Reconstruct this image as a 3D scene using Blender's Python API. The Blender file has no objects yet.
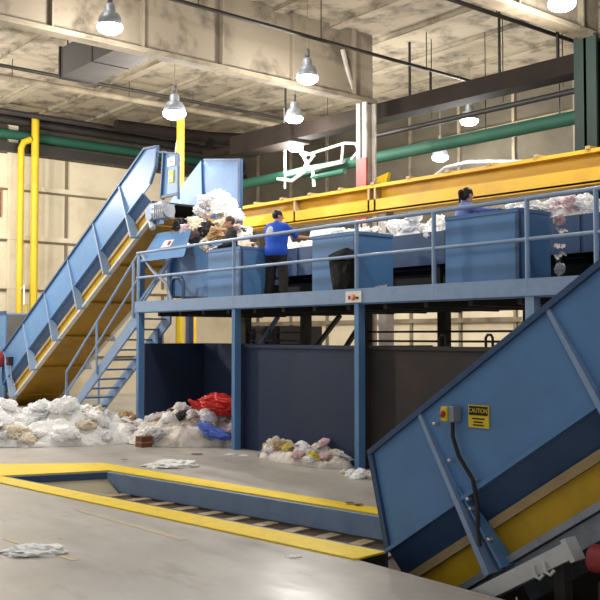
import bpy, bmesh, math, random
import numpy as np
from mathutils import Vector, Matrix, Euler, noise
from mathutils.geometry import tessellate_polygon
random.seed(7)
SC = bpy.context.scene
COL = SC.collection
PI = math.pi
# ------------------------------------------------------------------ materials
def lin(c):
    return tuple(((v/255+.055)/1.055)**2.4 if v/255 > .04045 else v/255/12.92 for v in c)
def mat(name, rgb, rough=.55, metal=0., dirt=None, amt=.5, scale=2.5, bump=0., spec=.4, sharp=(.45, .75), detail=6.):
    m = bpy.data.materials.new(name); m.use_nodes = True
    nt = m.node_tree; b = nt.nodes['Principled BSDF']
    b.inputs['Roughness'].default_value = rough; b.inputs['Metallic'].default_value = metal
    b.inputs['Specular IOR Level'].default_value = spec
    c = lin(rgb) + (1,)
    b.inputs['Base Color'].default_value = c
    if dirt or bump:
        tc = nt.nodes.new('ShaderNodeTexCoord'); n = nt.nodes.new('ShaderNodeTexNoise')
        n.inputs['Scale'].default_value = scale; n.inputs['Detail'].default_value = detail; n.inputs['Roughness'].default_value = .65
        nt.links.new(tc.outputs['Object'], n.inputs['Vector'])
    if dirt:
        r = nt.nodes.new('ShaderNodeMapRange')
        r.inputs[1].default_value, r.inputs[2].default_value = sharp; r.inputs[4].default_value = amt
        x = nt.nodes.new('ShaderNodeMix'); x.data_type = 'RGBA'
        x.inputs[6].default_value = c; x.inputs[7].default_value = lin(dirt) + (1,)
        nt.links.new(n.outputs['Fac'], r.inputs[0]); nt.links.new(r.outputs[0], x.inputs[0])
        nt.links.new(x.outputs[2], b.inputs['Base Color'])
    if bump:
        bp = nt.nodes.new('ShaderNodeBump'); bp.inputs['Strength'].default_value = bump; bp.inputs['Distance'].default_value = .03
        nt.links.new(n.outputs['Fac'], bp.inputs['Height']); nt.links.new(bp.outputs[0], b.inputs['Normal'])
    return m
def emit(name, rgb, s):
    m = bpy.data.materials.new(name); m.use_nodes = True
    b = m.node_tree.nodes['Principled BSDF']
    b.inputs['Base Color'].default_value = lin(rgb) + (1,)
    b.inputs['Emission Color'].default_value = lin(rgb) + (1,); b.inputs['Emission Strength'].default_value = s
    return m
M = dict(
 blue=mat('blue_paint', (88,132,180), .42, dirt=(74,110,152), amt=.55, scale=1.3, spec=.5),
 navy=mat('navy_paint', (58,84,120), .5, dirt=(46,66,96), amt=.6, scale=2.),
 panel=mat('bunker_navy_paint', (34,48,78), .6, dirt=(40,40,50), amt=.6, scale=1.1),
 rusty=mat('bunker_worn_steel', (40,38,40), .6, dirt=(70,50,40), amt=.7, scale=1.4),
 pale=mat('pale_blue_paint', (136,160,192), .45, dirt=(116,140,172), amt=.6, scale=4.),
 yellow=mat('yellow_paint', (204,174,30), .5, dirt=(168,138,34), amt=.6, scale=1.6),
 pan=mat('shaded_yellow_paint', (146,110,14), .5, dirt=(108,78,18), amt=.8, scale=1.7),  # yellow darkened for the pan, its underside shade put into the colour
 guard=mat('guard_yellow_paint', (192,154,22), .5, dirt=(146,104,26), amt=.8, scale=1.2),
 craney=mat('crane_yellow_paint', (220,170,32), .5, dirt=(170,124,50), amt=.5, scale=1.),
 curb=mat('curb_yellow_paint', (246,212,40), .6, dirt=(206,180,84), amt=.6, scale=6.),
 tan=mat('tan_flange', (170,146,104), .6, dirt=(130,112,84), amt=.6, scale=5.),
 grey=mat('grey_steel', (150,156,164), .45, .3, dirt=(110,112,118), amt=.6, scale=4.),
 lgrey=mat('light_grey_paint', (196,198,198), .5, dirt=(160,158,152), amt=.5, scale=4.),
 dark=mat('dark_steel', (40,36,33), .6, dirt=(30,27,26), amt=.7, scale=3.),
 black=mat('black_rubber', (24,23,24), .6, dirt=(44,40,38), amt=.5, scale=3.),
 red=mat('red_paint', (160,52,44), .5, dirt=(132,48,40), amt=.6, scale=4.),
 green=mat('green_pipe_paint', (22,74,58), .7, dirt=(40,76,60), amt=.6, scale=2.),
 ductd=mat('dark_duct', (36,30,26), .85, dirt=(24,20,18), amt=.6, scale=2., spec=.1),
 dgreen=mat('dark_green_paint', (16,36,30), .7, dirt=(14,26,23), amt=.6, scale=2.),
 duct=mat('galvanised_duct', (92,88,84), .7, 0., dirt=(72,69,66), amt=.5, scale=2.),
 chrome=mat('bright_bolt_steel', (210,212,215), .3, .8),
 hvac=mat('dusty_duct', (66,62,59), .8, dirt=(52,49,46), amt=.6, scale=2.),
 paper=mat('scrap_paper', (246,246,244), .6, dirt=(222,220,216), amt=.5, scale=6.),
 white=mat('white_enamel', (196,202,198), .4, dirt=(200,204,200), amt=.4, scale=4.),
 column=mat('column_paint', (178,170,160), .6, dirt=(128,110,98), amt=.7, scale=2.),
 sign_y=mat('sign_yellow', (226,196,34), .5), sign_w=mat('sign_white', (232,226,220), .5),
 ink=mat('sign_ink', (26,24,22), .6), orange=mat('sign_orange', (214,120,60), .6),
 redd=mat('dark_red_paint', (140,46,46), .5),
 skin=mat('skin', (196,140,112), .5), skin2=mat('pale_skin', (214,164,140), .5),
 hair=mat('dark_hair', (34,24,22), .5, dirt=(54,38,32), amt=.6, scale=40.),
 hairb=mat('brown_hair', (78,54,38), .5, dirt=(54,38,30), amt=.6, scale=40.),
 tee=mat('royal_blue_cloth', (34,86,200), .8, dirt=(28,70,176), amt=.6, scale=6., bump=.3),
 lav=mat('periwinkle_cloth', (112,124,190), .8, dirt=(92,104,170), amt=.6, scale=6., bump=.3),
 blackc=mat('black_cloth', (26,25,28), .85, dirt=(40,38,42), amt=.5, scale=6.),
 trouser=mat('dark_brown_cloth', (50,42,42), .85, dirt=(38,33,34), amt=.5, scale=7.),
 denim=mat('denim_cloth', (52,62,92), .85, dirt=(42,50,76), amt=.5, scale=7.),
 glove=mat('grey_glove', (148,150,158), .8), gloved=mat('dark_glove', (48,46,50), .8),
 scrunchie=mat('red_scrunchie', (150,34,40), .8),
 eye=mat('eye_dark', (28,22,20), .3), lip=mat('lip', (158,88,82), .5),
 shoe=mat('shoe_black', (28,26,26), .6),
)
# trash
def film(name, rgb, d, a=.5, **k): return mat(name, rgb, .45, dirt=d, amt=a, scale=5., bump=.5, **k)
M.update(
 f_white=film('white_film', (252,252,252), (240,238,236)), f_cream=film('cream_film', (226,214,192), (196,178,150)),
 f_grey=film('grey_film', (188,190,196), (150,150,156)), f_pink=film('pink_film', (216,184,188), (190,150,156)),
 f_tan=film('kraft_paper', (176,140,98), (140,106,72)), f_brown=film('brown_card', (120,72,46), (88,54,38)),
 f_blue=film('blue_film', (92,122,210), (70,96,184)), f_red=film('red_cloth', (206,44,34), (160,30,28)),
 f_black=film('black_film', (20,19,20), (36,32,32)), f_yellow=film('yellow_film', (224,204,72), (200,176,60)),
)
# floor
def floor_mat():
    m = mat('concrete_floor', (188,182,172), .42, dirt=(160,150,142), amt=.75, scale=.55, spec=.5, sharp=(.4,.68), bump=.0)
    nt = m.node_tree; b = nt.nodes['Principled BSDF']
    old = b.inputs['Base Color'].links[0].from_socket
    tc = nt.nodes.new('ShaderNodeTexCoord'); mp = nt.nodes.new('ShaderNodeMapping'); mp.inputs['Scale'].default_value = (.5, 1.6, 1)
    n = nt.nodes.new('ShaderNodeTexNoise'); n.inputs['Scale'].default_value = 1.2; n.inputs['Detail'].default_value = 9; n.inputs['Roughness'].default_value = .7
    r = nt.nodes.new('ShaderNodeMapRange'); r.inputs[1].default_value = .56; r.inputs[2].default_value = .72; r.inputs[4].default_value = .55
    x = nt.nodes.new('ShaderNodeMix'); x.data_type = 'RGBA'; x.inputs[7].default_value = lin((126,116,108)) + (1,)
    nt.links.new(tc.outputs['Object'], mp.inputs[0]); nt.links.new(mp.outputs[0], n.inputs['Vector']); nt.links.new(n.outputs['Fac'], r.inputs[0])
    nt.links.new(r.outputs[0], x.inputs[0]); nt.links.new(old, x.inputs[6]); nt.links.new(x.outputs[2], b.inputs['Base Color'])
    r2 = nt.nodes.new('ShaderNodeMapRange'); r2.inputs[1].default_value = .3; r2.inputs[2].default_value = .7; r2.inputs[3].default_value = .25; r2.inputs[4].default_value = .6
    nt.links.new(n.outputs['Fac'], r2.inputs[0]); nt.links.new(r2.outputs[0], b.inputs['Roughness'])
    return m
M['floor'] = floor_mat()
M['bag'] = mat('black_bag', (14,13,14), .75, dirt=(24,22,22), amt=.5, scale=5., spec=.2)
for k in ('f_white','f_cream','f_pink','f_grey'):
    b_ = M[k].node_tree.nodes['Principled BSDF']; b_.inputs['Subsurface Weight'].default_value = .7; b_.inputs['Subsurface Radius'].default_value = (1,1,1); b_.inputs['Subsurface Scale'].default_value = .12
M['ceil'] = mat('ceiling_insulation', (140,130,112), .9, dirt=(52,45,36), amt=.9, scale=1.5, sharp=(.48,.7), detail=12., bump=.8)
M['web'] = mat('girder_paint', (122,112,96), .8, dirt=(54,46,37), amt=.9, scale=1.3, sharp=(.5,.72), detail=12.)
M['joist'] = mat('joist_paint', (128,117,98), .8, dirt=(60,53,43), amt=.8, scale=1.3, sharp=(.45,.7))
M['wallc'] = mat('cream_wall', (206,194,168), .75, dirt=(166,150,120), amt=.6, scale=.7)
M['walld'] = mat('dirty_upper_wall', (80,74,61), .85, dirt=(40,36,30), amt=.8, scale=.6, detail=8.)
M['seam_shade'] = mat('wall_seam_and_shade', (112,100,80), .8)  # wall seams, window bars and the shadow lines painted under the girts
# ------------------------------------------------------------------ mesh builder
class MB:
    def __init__(s): s.v = []; s.f = []; s.m = []; s.mats = []; s.smooth = []
    def _mi(s, m):
        if m not in s.mats: s.mats.append(m)
        return s.mats.index(m)
    def add(s, vs, fs, m, smooth=False):
        o = len(s.v); s.v += [tuple(p) for p in vs]; k = s._mi(m)
        for f in fs: s.f.append(tuple(i+o for i in f)); s.m.append(k); s.smooth.append(smooth)
        return s
    def hexa(s, p, m):   # 8 corners: bottom 4 ccw, top 4 ccw
        return s.add(p, [(3,2,1,0),(4,5,6,7),(0,1,5,4),(1,2,6,5),(2,3,7,6),(3,0,4,7)], m)
    def box(s, x0, x1, y0, y1, z0, z1, m):
        return s.hexa([(x0,y0,z0),(x1,y0,z0),(x1,y1,z0),(x0,y1,z0),(x0,y0,z1),(x1,y0,z1),(x1,y1,z1),(x0,y1,z1)], m)
    def bar(s, a, b, w, h, m, up=(0,0,1)):   # box beam from a to b, w across, h along up
        a, b = Vector(a), Vector(b); d = (b-a).normalized(); u = Vector(up)
        r = d.cross(u)
        if r.length < 1e-4: r = d.cross(Vector((1,0,0)))
        r.normalize(); u = r.cross(d).normalized()
        r *= w/2; u *= h/2
        return s.hexa([a-r-u, a+r-u, b+r-u, b-r-u, a-r+u, a+r+u, b+r+u, b-r+u], m)
    def tube(s, pts, r, m, n=10, cap=True):
        pts = [Vector(p) for p in pts]; rs = r if isinstance(r, (list, tuple)) else [r]*len(pts)
        vs = []; fs = []; ref = None
        for i, p in enumerate(pts):
            d = (pts[min(i+1, len(pts)-1)] - pts[max(i-1, 0)]).normalized()
            if ref is None:
                ref = d.cross(Vector((0,0,1)))
                if ref.length < 1e-3: ref = d.cross(Vector((1,0,0)))
            ref = (ref - d*ref.dot(d)).normalized(); q = d.cross(ref)
            for k in range(n):
                a = 2*PI*k/n; vs.append(p + (ref*math.cos(a) + q*math.sin(a))*rs[i])
        for i in range(len(pts)-1):
            for k in range(n):
                k2 = (k+1) % n; fs.append((i*n+k, i*n+k2, (i+1)*n+k2, (i+1)*n+k))
        s.add(vs, fs, m, True)
        if cap:
            s.add(vs[:n], [tuple(range(n))[::-1]], m); s.add(vs[-n:], [tuple(range(n))], m)
        return s
    def lathe(s, c, prof, m, n=24, axis=(0,0,1)):
        c = Vector(c); ax = Vector(axis).normalized(); r = ax.cross(Vector((1,0,0)))
        if r.length < 1e-3: r = ax.cross(Vector((0,1,0)))
        r.normalize(); q = ax.cross(r); vs = []; fs = []
        for (rad, h) in prof:
            for k in range(n):
                a = 2*PI*k/n; vs.append(c + ax*h + (r*math.cos(a)+q*math.sin(a))*max(rad, 1e-4))
        for i in range(len(prof)-1):
            for k in range(n):
                k2 = (k+1) % n; fs.append((i*n+k, i*n+k2, (i+1)*n+k2, (i+1)*n+k))
        return s.add(vs, fs, m, True)
    def prism(s, poly, ext, m):   # planar polygon (3d points) extruded by vector ext
        n = len(poly); e = Vector(ext); P = [Vector(p) for p in poly]
        vs = P + [p+e for p in P]
        fs = [tuple(range(n)), tuple(range(2*n-1, n-1, -1))] + [(i, n+i, n+(i+1) % n, (i+1) % n) for i in range(n)]
        return s.add(vs, fs, m)
    def build(s, name, parent=None, loc=None, bevel=0., recalc=True):
        me = bpy.data.meshes.new(name); L = Vector(loc) if loc is not None else (parent['_loc_'] if False else Vector((0,0,0)))
        if parent is not None and loc is None: L = WLOC[parent.name]
        me.from_pydata([tuple(Vector(p)-L) for p in s.v], [], s.f)
        for m in s.mats: me.materials.append(m)
        for p, k, sm in zip(me.polygons, s.m, s.smooth): p.material_index = k; p.use_smooth = sm
        if recalc:
            bm = bmesh.new(); bm.from_mesh(me); bmesh.ops.recalc_face_normals(bm, faces=bm.faces); bm.to_mesh(me); bm.free()
        me.update()
        o = bpy.data.objects.new(name, me); COL.objects.link(o)
        if parent is not None: o.parent = parent
        else: o.location = L
        WLOC[o.name] = L
        if bevel:
            b = o.modifiers.new('Bevel', 'BEVEL'); b.width = bevel; b.segments = 2; b.limit_method = 'ANGLE'
        return o
WLOC = {}
def tag(o, label=None, cat=None, group=None, kind=None):
    if label: o['label'] = label
    if cat: o['category'] = cat
    if group: o['group'] = group
    if kind: o['kind'] = kind
    return o
def thing(name, label, cat, loc, group=None):
    o = bpy.data.objects.new(name, None); COL.objects.link(o); o.location = loc; o.empty_display_size = .2
    WLOC[o.name] = Vector(loc)
    return tag(o, label, cat, group)
def struct(mb, name, bevel=0.): return tag(mb.build(name, bevel=bevel), kind='structure')
def copy_tree(o, parent=None):
    c = o.copy(); COL.objects.link(c)
    if parent is not None: c.parent = parent
    for ch in list(o.children): copy_tree(ch, c)
    return c

# ------------------------------------------------------------------ setting
XL, YB, ZC = -30.7, 22.1, 9.8
hole = [(-13.62,5.37),(-6.45,6.38),(-6.45,6.0),(1.5,6.0),(1.5,8.3),(-6.9,8.3),(-6.9,7.8),(-13.1,6.91)]
outer = [(XL,-4),(5,-4),(5,YB),(XL,YB)]
tri = tessellate_polygon([[Vector((x,y,0)) for x,y in outer], [Vector((x,y,0)) for x,y in hole]])
pts = [(x,y,0) for x,y in outer+hole]
fl = MB().add(pts, [tuple(t) for t in tri], M['floor'])
fo = struct(fl, 'floor')
for p in fo.data.polygons:
    if p.normal.z < 0: p.flip()
# pit shell: walls and bottom
pit = MB()
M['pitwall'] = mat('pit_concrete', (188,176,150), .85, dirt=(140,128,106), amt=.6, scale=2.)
M['pitdark'] = mat('pit_dark', (52,46,42), .9, dirt=(34,30,28), amt=.6, scale=2.)  # dark tone for the deeper pit walls and the bottoms
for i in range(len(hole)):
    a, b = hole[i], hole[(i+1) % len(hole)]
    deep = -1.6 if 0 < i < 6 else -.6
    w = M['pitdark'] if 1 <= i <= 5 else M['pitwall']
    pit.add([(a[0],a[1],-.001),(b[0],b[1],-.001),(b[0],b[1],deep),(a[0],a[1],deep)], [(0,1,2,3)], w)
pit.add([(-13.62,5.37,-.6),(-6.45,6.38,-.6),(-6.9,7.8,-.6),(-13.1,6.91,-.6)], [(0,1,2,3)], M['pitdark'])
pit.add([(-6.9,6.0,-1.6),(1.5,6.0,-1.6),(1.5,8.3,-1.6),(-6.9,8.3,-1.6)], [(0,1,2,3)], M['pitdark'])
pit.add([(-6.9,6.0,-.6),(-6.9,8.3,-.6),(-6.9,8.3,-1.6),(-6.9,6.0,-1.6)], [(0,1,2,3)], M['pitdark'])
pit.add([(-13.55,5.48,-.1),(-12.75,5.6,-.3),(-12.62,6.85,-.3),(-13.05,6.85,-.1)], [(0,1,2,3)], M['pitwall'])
struct(pit, 'floor_pit')
# painted edge strips
def strip(poly, n):
    return struct(MB().prism([(x,y,.0) for x,y in poly], (0,0,.018), M['curb']), n)
strip([(-13.9,5.02),(-6.45,5.96),(-6.42,6.0),(-6.45,6.38),(-13.62,5.37),(-15.4,5.12),(-15.4,4.85)], 'trim_1')
strip([(-13.1,6.91),(-6.9,7.8),(-6.9,8.1),(-13.55,7.28),(-13.9,7.25)], 'trim_2')
M['worn'] = mat('worn_yellow_line', (200,186,150), .6, dirt=(176,168,156), amt=1., scale=5.)
for n_, (x0,y0,x1,y1) in enumerate(((-10.4,5.05,-8.2,5.15),(-9.4,3.75,-8.1,3.9))):
    struct(MB().prism([(x0,y0,.0),(x1,y1,.0),(x1,y1+.07,.0),(x0,y0+.07,.0)], (0,0,.004), M['worn']), 'trim_%d' % (n_+4))
strip([(-13.62,5.37),(-13.1,6.91),(-13.9,7.25),(-15.4,5.12)], 'trim_3')
# walls
wl = MB().add([(XL,-4,0),(XL,YB,0),(XL,YB,8.4),(XL,-4,8.4)], [(0,1,2,3)], M['wallc'])
wl.add([(XL,-4,8.4),(XL,YB,8.4),(XL,YB,ZC),(XL,-4,ZC)], [(0,1,2,3)], M['walld'])
for z in (1.4, 3.75, 5.45, 7.2): wl.box(XL, XL+.14, -4, YB, z, z+.16, M['wallc']); wl.box(XL, XL+.1, -4, YB, z-.06, z, M['seam_shade'])  # dark strip under each girt paints in its shadow line
wl.box(XL, XL+.16, -4, YB, 8.45, 8.62, M['wallc'])
for y in (10.2, 14.4, 18.4): 
    wl.box(XL, XL+.05, y-.05, y+.05, 0, 8.4, M['seam_shade'])
wl.box(XL, XL+.12, 12.22, 12.56, 0, 9.6, M['wallc'])
wl.box(XL, XL+.09, 11.75, 12.0, 6.2, 7.3, M['f_brown'])
struct(wl, 'wall_left')
wb = MB().add([(XL,YB,0),(5,YB,0),(5,YB,4.3),(XL,YB,4.3)], [(0,1,2,3)], M['wallc'])
wb.add([(XL,YB,4.3),(5,YB,4.3),(5,YB,ZC),(XL,YB,ZC)], [(0,1,2,3)], M['walld'])
for z in (2.55, 4.3, 6.2, 8.3): wb.box(XL, 5, YB-.12, YB, z, z+.14, M['joist'])
for x in np.arange(-29.5, 4, 2.1): wb.box(x, x+.1, YB-.08, YB, 0, ZC, M['joist'])
struct(wb, 'wall_back')
# pale gridded window low in the back wall, right side
wn = MB().box(-15.3,-13.2, YB-.16, YB-.1, 5.0, 6.6, M['wallc'])
for x in (-15.3,-14.6,-13.9,-13.24): wn.box(x, x+.06, YB-.22, YB-.16, 5.0, 6.6, M['seam_shade'])
for z in (5.0,5.5,6.05,6.55): wn.box(-15.3,-13.2, YB-.22, YB-.16, z, z+.05, M['seam_shade'])
struct(wn, 'window_1')
# ceiling with joists
ce = MB().add([(XL,-4,ZC),(XL,YB,ZC),(5,YB,ZC),(5,-4,ZC)], [(0,1,2,3)], M['ceil'])
struct(ce, 'ceiling')
for i, y in enumerate(np.arange(-2.6, YB, 1.75)):
    j = MB().box(XL, 5, y-.16, y+.16, ZC-.1, ZC, M['ceil']); j.box(XL, 5, y-.17, y-.15, ZC-.12, ZC-.1, M['joist'])
    struct(j, 'ceiling_joist')
for gi, x in enumerate((-16.8, -10.3, -3.8)):
    y1 = YB if x == -23.3 else 16.2
    g = MB(); zb = 8.1 if x != -23.3 else 9.1
    g.box(x-.03, x+.03, -4, y1, zb, ZC-.02, M['web'])
    g.box(x-.2, x+.2, -4, y1, zb-.06, zb, M['web']); g.box(x-.12, x+.19, -4, y1, zb-.1, zb-.06, M['joist'])
    for y in np.arange(-2.5, y1, 2.0): g.box(x-.16, x+.16, y-.02, y+.02, zb, ZC-.02, M['web'])
    struct(g, 'ceiling_beam')
def hcol(x, y, z1, m, w=.36):
    c = MB().box(x-w/2, x+w/2, y-w/2, y-w/2+.05, 0, z1, m); c.box(x-w/2, x+w/2, y+w/2-.05, y+w/2, 0, z1, m); c.box(x-.03, x+.03, y-w/2, y+w/2, 0, z1, m)
    return c
for x, m in ((-16.8, M['column']),):
    c = hcol(x, 16, 8.05 if x != -23.3 else 9.05, m)
    if x == -16.8:
        w=.362
        for (a,b,c_,d) in ((-w/2,w/2,-w/2-.004,-w/2+.054),):
            c.box(x+a, x+b, 16+c_, 16+d, 5.0, 6.6, M['red'])
        c.bar((x, 15.6, 8.1), (x+.1, 15.1, 9.2), .08, .08, M['column'])
    struct(c, 'column')
struct(hcol(-10.3, 16, 8.05, M['dgreen'], .5), 'column')
# ------------------------------------------------------------------ inclined conveyors
def conveyor(root, O, ang, W, shape, ribs, v=(0,.40,.66,1.55)):
    """side frames, troughs, guards and ribs of one incline. u runs up the slope, v square to it, w across (0 = near side)."""
    ca, sa = math.cos(ang), math.sin(ang)
    def P(u, vv, w): return (O[0]+u*ca-vv*sa, O[1]+w, O[2]+u*sa+vv*ca)
    vb, vy, vc, vt = v
    L0, L1, K0, K1, rim = shape['u0'], shape['u1'], shape['k0'], shape['k1'], shape.get('rim')
    def st(vv): return L0 + K0*vv
    def en(vv): return L1 + K1*vv
    for side in (0, 1):
        s = 1 if side == 0 else -1; w0 = 0 if side == 0 else W
        top = (rim if side == 0 else shape.get('rimf')) or [(st(vt), vt), (en(vt), vt)]
        poly = [(st(vc), vc)] + top + [(en(vc), vc)]
        sp = MB().prism([P(u, q, w0) for u, q in poly], (0, s*.03, 0), M['blue'])
        # rim lip and lower lip
        for a, b in zip(top[:-1], top[1:]):
            sp.bar(P(a[0], a[1], w0-s*.01), P(b[0], b[1], w0-s*.01), .07, .05, M['navy'], up=(-sa,0,ca))
        sp.bar(P(st(vc), vc, w0-s*.015), P(en(vc), vc, w0-s*.015), .07, .035, M['blue'], up=(-sa,0,ca))
        a, b = poly[0], poly[1]
        sp.bar(P(a[0]+.02, a[1], w0-s*.01), P(b[0]+.02, b[1], w0-s*.01), .05, .06, M['navy'], up=(ca,0,sa))
        sp.build('side_panel', root)
        ch = MB().hexa([P(st(vy), vy, w0+s*.16), P(en(vy), vy, w0+s*.16), P(en(vy), vy, w0+s*.2), P(st(vy), vy, w0+s*.2),
                        P(st(vc), vc, w0+s*.005), P(en(vc), vc, w0+s*.005), P(en(vc), vc, w0+s*.045), P(st(vc), vc, w0+s*.045)], M['navy'])
        ch.build('side_channel', root)  # navy also carries the shade of this inward-leaning band
        yg = MB().prism([P(st(vy), vy, w0+s*.15), P(en(vy), vy, w0+s*.15), P(en(vb), vb, w0+s*.15), P(st(vb), vb, w0+s*.15)], (0, s*.03, 0), M['guard'])
        yg.bar(P(st(vy), vy-.04, w0+s*.13), P(en(vy), vy-.04, w0+s*.13), .06, .08, M['tan'], up=(-sa,0,ca))
        yg.build('guard_plate', root)
        rl = MB().bar(P(st(vb), vb+.02, w0+s*.1), P(en(vb), vb+.02, w0+s*.1), .12, .06, shape.get('rail', M['grey']), up=(-sa,0,ca))
        rl.build('bottom_rail', root)
        for u in ribs:
            rb = MB()
            sl = s*-1
            def R(du, vv, d): return P(u+du, vv, w0+sl*d)
            # web that deepens towards the bottom, with a face plate
            rb.hexa([R(-.03, vb-.03, -.15), R(.03, vb-.03, -.15), R(.03, vb-.03, .12), R(-.03, vb-.03, .12),
                     R(-.02, vt, -.02), R(.02, vt, -.02), R(.02, vt, .03), R(-.02, vt, .03)], M['pale'])
            if shape.get('rail') is None: rb.hexa([R(.12, vb-.03, -.15), R(.15, vb-.03, -.15), R(.15, vb-.03, .06), R(.12, vb-.03, .06),
                     R(.04, vc+.1, -.02), R(.06, vc+.1, -.02), R(.06, vc+.1, .03), R(.04, vc+.1, .03)], M['blue'])
            rb.build('rib', root)
    # under-pan and belt
    pn = MB().hexa([P(st(0), -.0, .18), P(en(0), 0, .18), P(en(0), 0, W-.18), P(st(0), 0, W-.18), P(st(.03), .03, .18), P(en(.03), .03, .18), P(en(.03), .03, W-.18), P(st(.03), .03, W-.18)], M['pan'])
    k = st(0)+.9
    while k < en(0)-.2:
        pn.bar(P(k, -.03, .18), P(k, -.03, W-.18), .06, .06, M['pan'], up=(-sa,0,ca)); k += 1.77
    pn.build('under_pan', root)
    bt = MB()
    u = st(vc)+.1; n = 0
    bt.hexa([P(st(vy), vy+.02, .2), P(en(vy), vy+.02, .2), P(en(vy), vy+.02, W-.2), P(st(vy), vy+.02, W-.2), P(st(vy), vy+.08, .2), P(en(vy), vy+.08, .2), P(en(vy), vy+.08, W-.2), P(st(vy), vy+.08, W-.2)], M['black'])
    while u < en(vc)-.2:
        bt.bar(P(u, vy+.12, .22), P(u, vy+.12, W-.22), .05, .09, M['dark'], up=(-sa,0,ca)); u += .9
    bt.build('belt', root)
    return P

# --- incline on the left, feeding the sorting line
A1 = math.radians(29.9)
lc = thing('inclined_conveyor', 'long light blue inclined conveyor rising beside the metal staircase, discharging into the hopper', 'conveyor', (-23.5, 11.8, 0))
O1 = (-27.55, 11.0, -.02)
vt = 1.55
PL = conveyor(lc, O1, A1, 1.7, dict(u0=-.1, u1=9.95, k0=.45, k1=0, rim=[(.6, vt), (10.55, vt), (11.05, vt-.33), (10.75, .86), (10.35, .66)], rimf=[(.6, vt), (10.4, vt)], rail=M['lgrey']), [.7, 2.4, 4.1, 5.8, 7.5, 9.1])
# discharge hood: near cheek with two stickers, taller far cheek
hd = MB().prism([(-18.38,11.02,5.35),(-17.72,11.02,5.35),(-17.70,11.02,6.22),(-18.30,11.02,6.38)], (0,.04,0), M['blue'])
hd.bar((-18.4,11.0,5.33), (-17.66,11.0,5.33), .06, .06, M['navy']); hd.bar((-17.68,11.0,5.2), (-17.68,11.0,6.25), .05, .05, M['navy'], up=(1,0,0))
hd.bar((-18.42,11.0,5.3), (-18.3,11.0,6.4), .08, .05, M['navy'], up=(1,0,0)); hd.bar((-18.5,11.0,6.4), (-17.7,11.0,6.24), .06, .04, M['navy'])
h = hd.build('hood_cheek', lc)
st_ = MB().box(-18.16,-17.84,11.0,11.015,6.0,6.2, M['sign_w']); st_.box(-18.04,-17.96,10.995,11.0,6.08,6.12, M['tan'])
st_.box(-18.1,-17.9,11.0,11.015,5.62,5.9, M['sign_y']); st_.box(-18.06,-17.94,10.995,11.0,5.7,5.78, M['sign_w']); tag(st_.build('warning_sticker', h), 'white and yellow stickers on the hood')
hf = MB().prism([(-20.1,12.72,5.3),(-17.74,12.72,4.75),(-17.68,12.72,6.28),(-19.2,12.72,6.52),(-20.3,12.72,5.75)], (0,.05,0), M['blue'])
hf.bar((-17.66,12.7,4.7), (-17.66,12.7,6.3), .09, .09, M['navy'], up=(1,0,0)); hf.bar((-19.2,12.72,6.53), (-17.64,12.72,6.3), .09, .05, M['navy'])
hf.build('hood_cheek', lc)
# head shaft, bearing, gear motor
mo = MB().tube([(-18.5,10.98,4.95),(-18.5,10.72,4.95)], .17, M['pale'], 16); mo.box(-18.75,-18.3,10.88,11.0,4.7,5.2, M['pale'])
mo.tube([(-18.75,10.84,5.05),(-18.45,10.8,4.6)], .07, M['lgrey'], 10)
gm = mo.build('gearbox', lc)
m2 = MB().tube([(-18.3,10.8,4.93),(-17.72,10.8,4.93)], .15, M['grey'], 16)
for k in range(5): m2.box(-18.15+k*.09,-18.13+k*.09,10.64,10.96,4.77,5.09, M['grey'])
m2.box(-18.1,-17.9,10.7,10.9,5.05,5.16, M['grey']); m2.build('drive_motor', lc)
eb = MB().box(-27.15,-26.95,10.85,10.99,1.25,1.5, M['rusty']); eb.box(-27.1,-27.0,10.82,10.86,1.32,1.42, M['red']); eb.tube([(-27.0,10.93,1.25),(-26.85,10.93,.6)], .025, M['grey'], 8)
tag(eb.build('stop_switch', lc), 'rusty stop switch box')
fs = MB()
for x, z in ((-19.6, 4.1),):
    for y in (11.15, 12.55): fs.bar((x,y,0), (x,y,z), .14, .14, M['navy'], up=(1,0,0))
    fs.bar((x,11.15,z-.05), (x,12.55,z-.05), .12, .12, M['navy'])
fs.build('support_frame', lc)
# blue feed box at the foot of the incline and a red housing
fb = thing('feed_hopper', 'blue steel feed box at the left picture edge behind the conveyor foot', 'hopper', (-29.1, 11.9, 0))
b = MB().box(-30.1,-28.25,11.25,12.6,.0,2.85, M['blue']); b.box(-30.15,-28.22,11.22,11.28,2.8,2.92, M['navy']); b.build('box_wall', fb)
b = MB().box(-28.25,-28.2,11.3,12.55,.0,2.8, M['duct']); tag(b.build('side_sheet', fb), 'grey sheet')
rd = thing('motor_housing', 'small round red motor housing at the left picture edge by the conveyor foot', 'motor', (-27.75, 10.8, 0))
b = MB().lathe((-27.75,10.6,1.42), [(0,0),(.2,0),(.26,.06),(.26,.3),(.2,.36),(0,.36)], M['red'], 20, (0,1,0)); b.build('housing', rd)
b = MB().bar((-27.8,10.78,0), (-27.8,10.78,1.2), .14, .14, M['navy'], up=(1,0,0)); b.box(-27.95,-27.6,10.6,10.95,0,.04,M['navy']); b.build('stand', rd)
lp = MB().prism([(-28.2,10.72,1.1),(-28.1,10.72,.0),(-27.62,10.72,.0),(-27.6,10.72,.42)], (0,.05,0), M['pale'])
tag(lp.build('guard_plate'), 'pale blue slanted guard plate at the left picture edge above the rubbish', 'plate')

# --- incline on the right, coming out of the floor pit
A2 = math.radians(33.4)
rc = thing('inclined_conveyor', 'big blue inclined conveyor in the right foreground with a yellow sign and stop switch', 'conveyor', (-4.5, 7.2, 0))
ca, sa = math.cos(A2), math.sin(A2)
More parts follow.
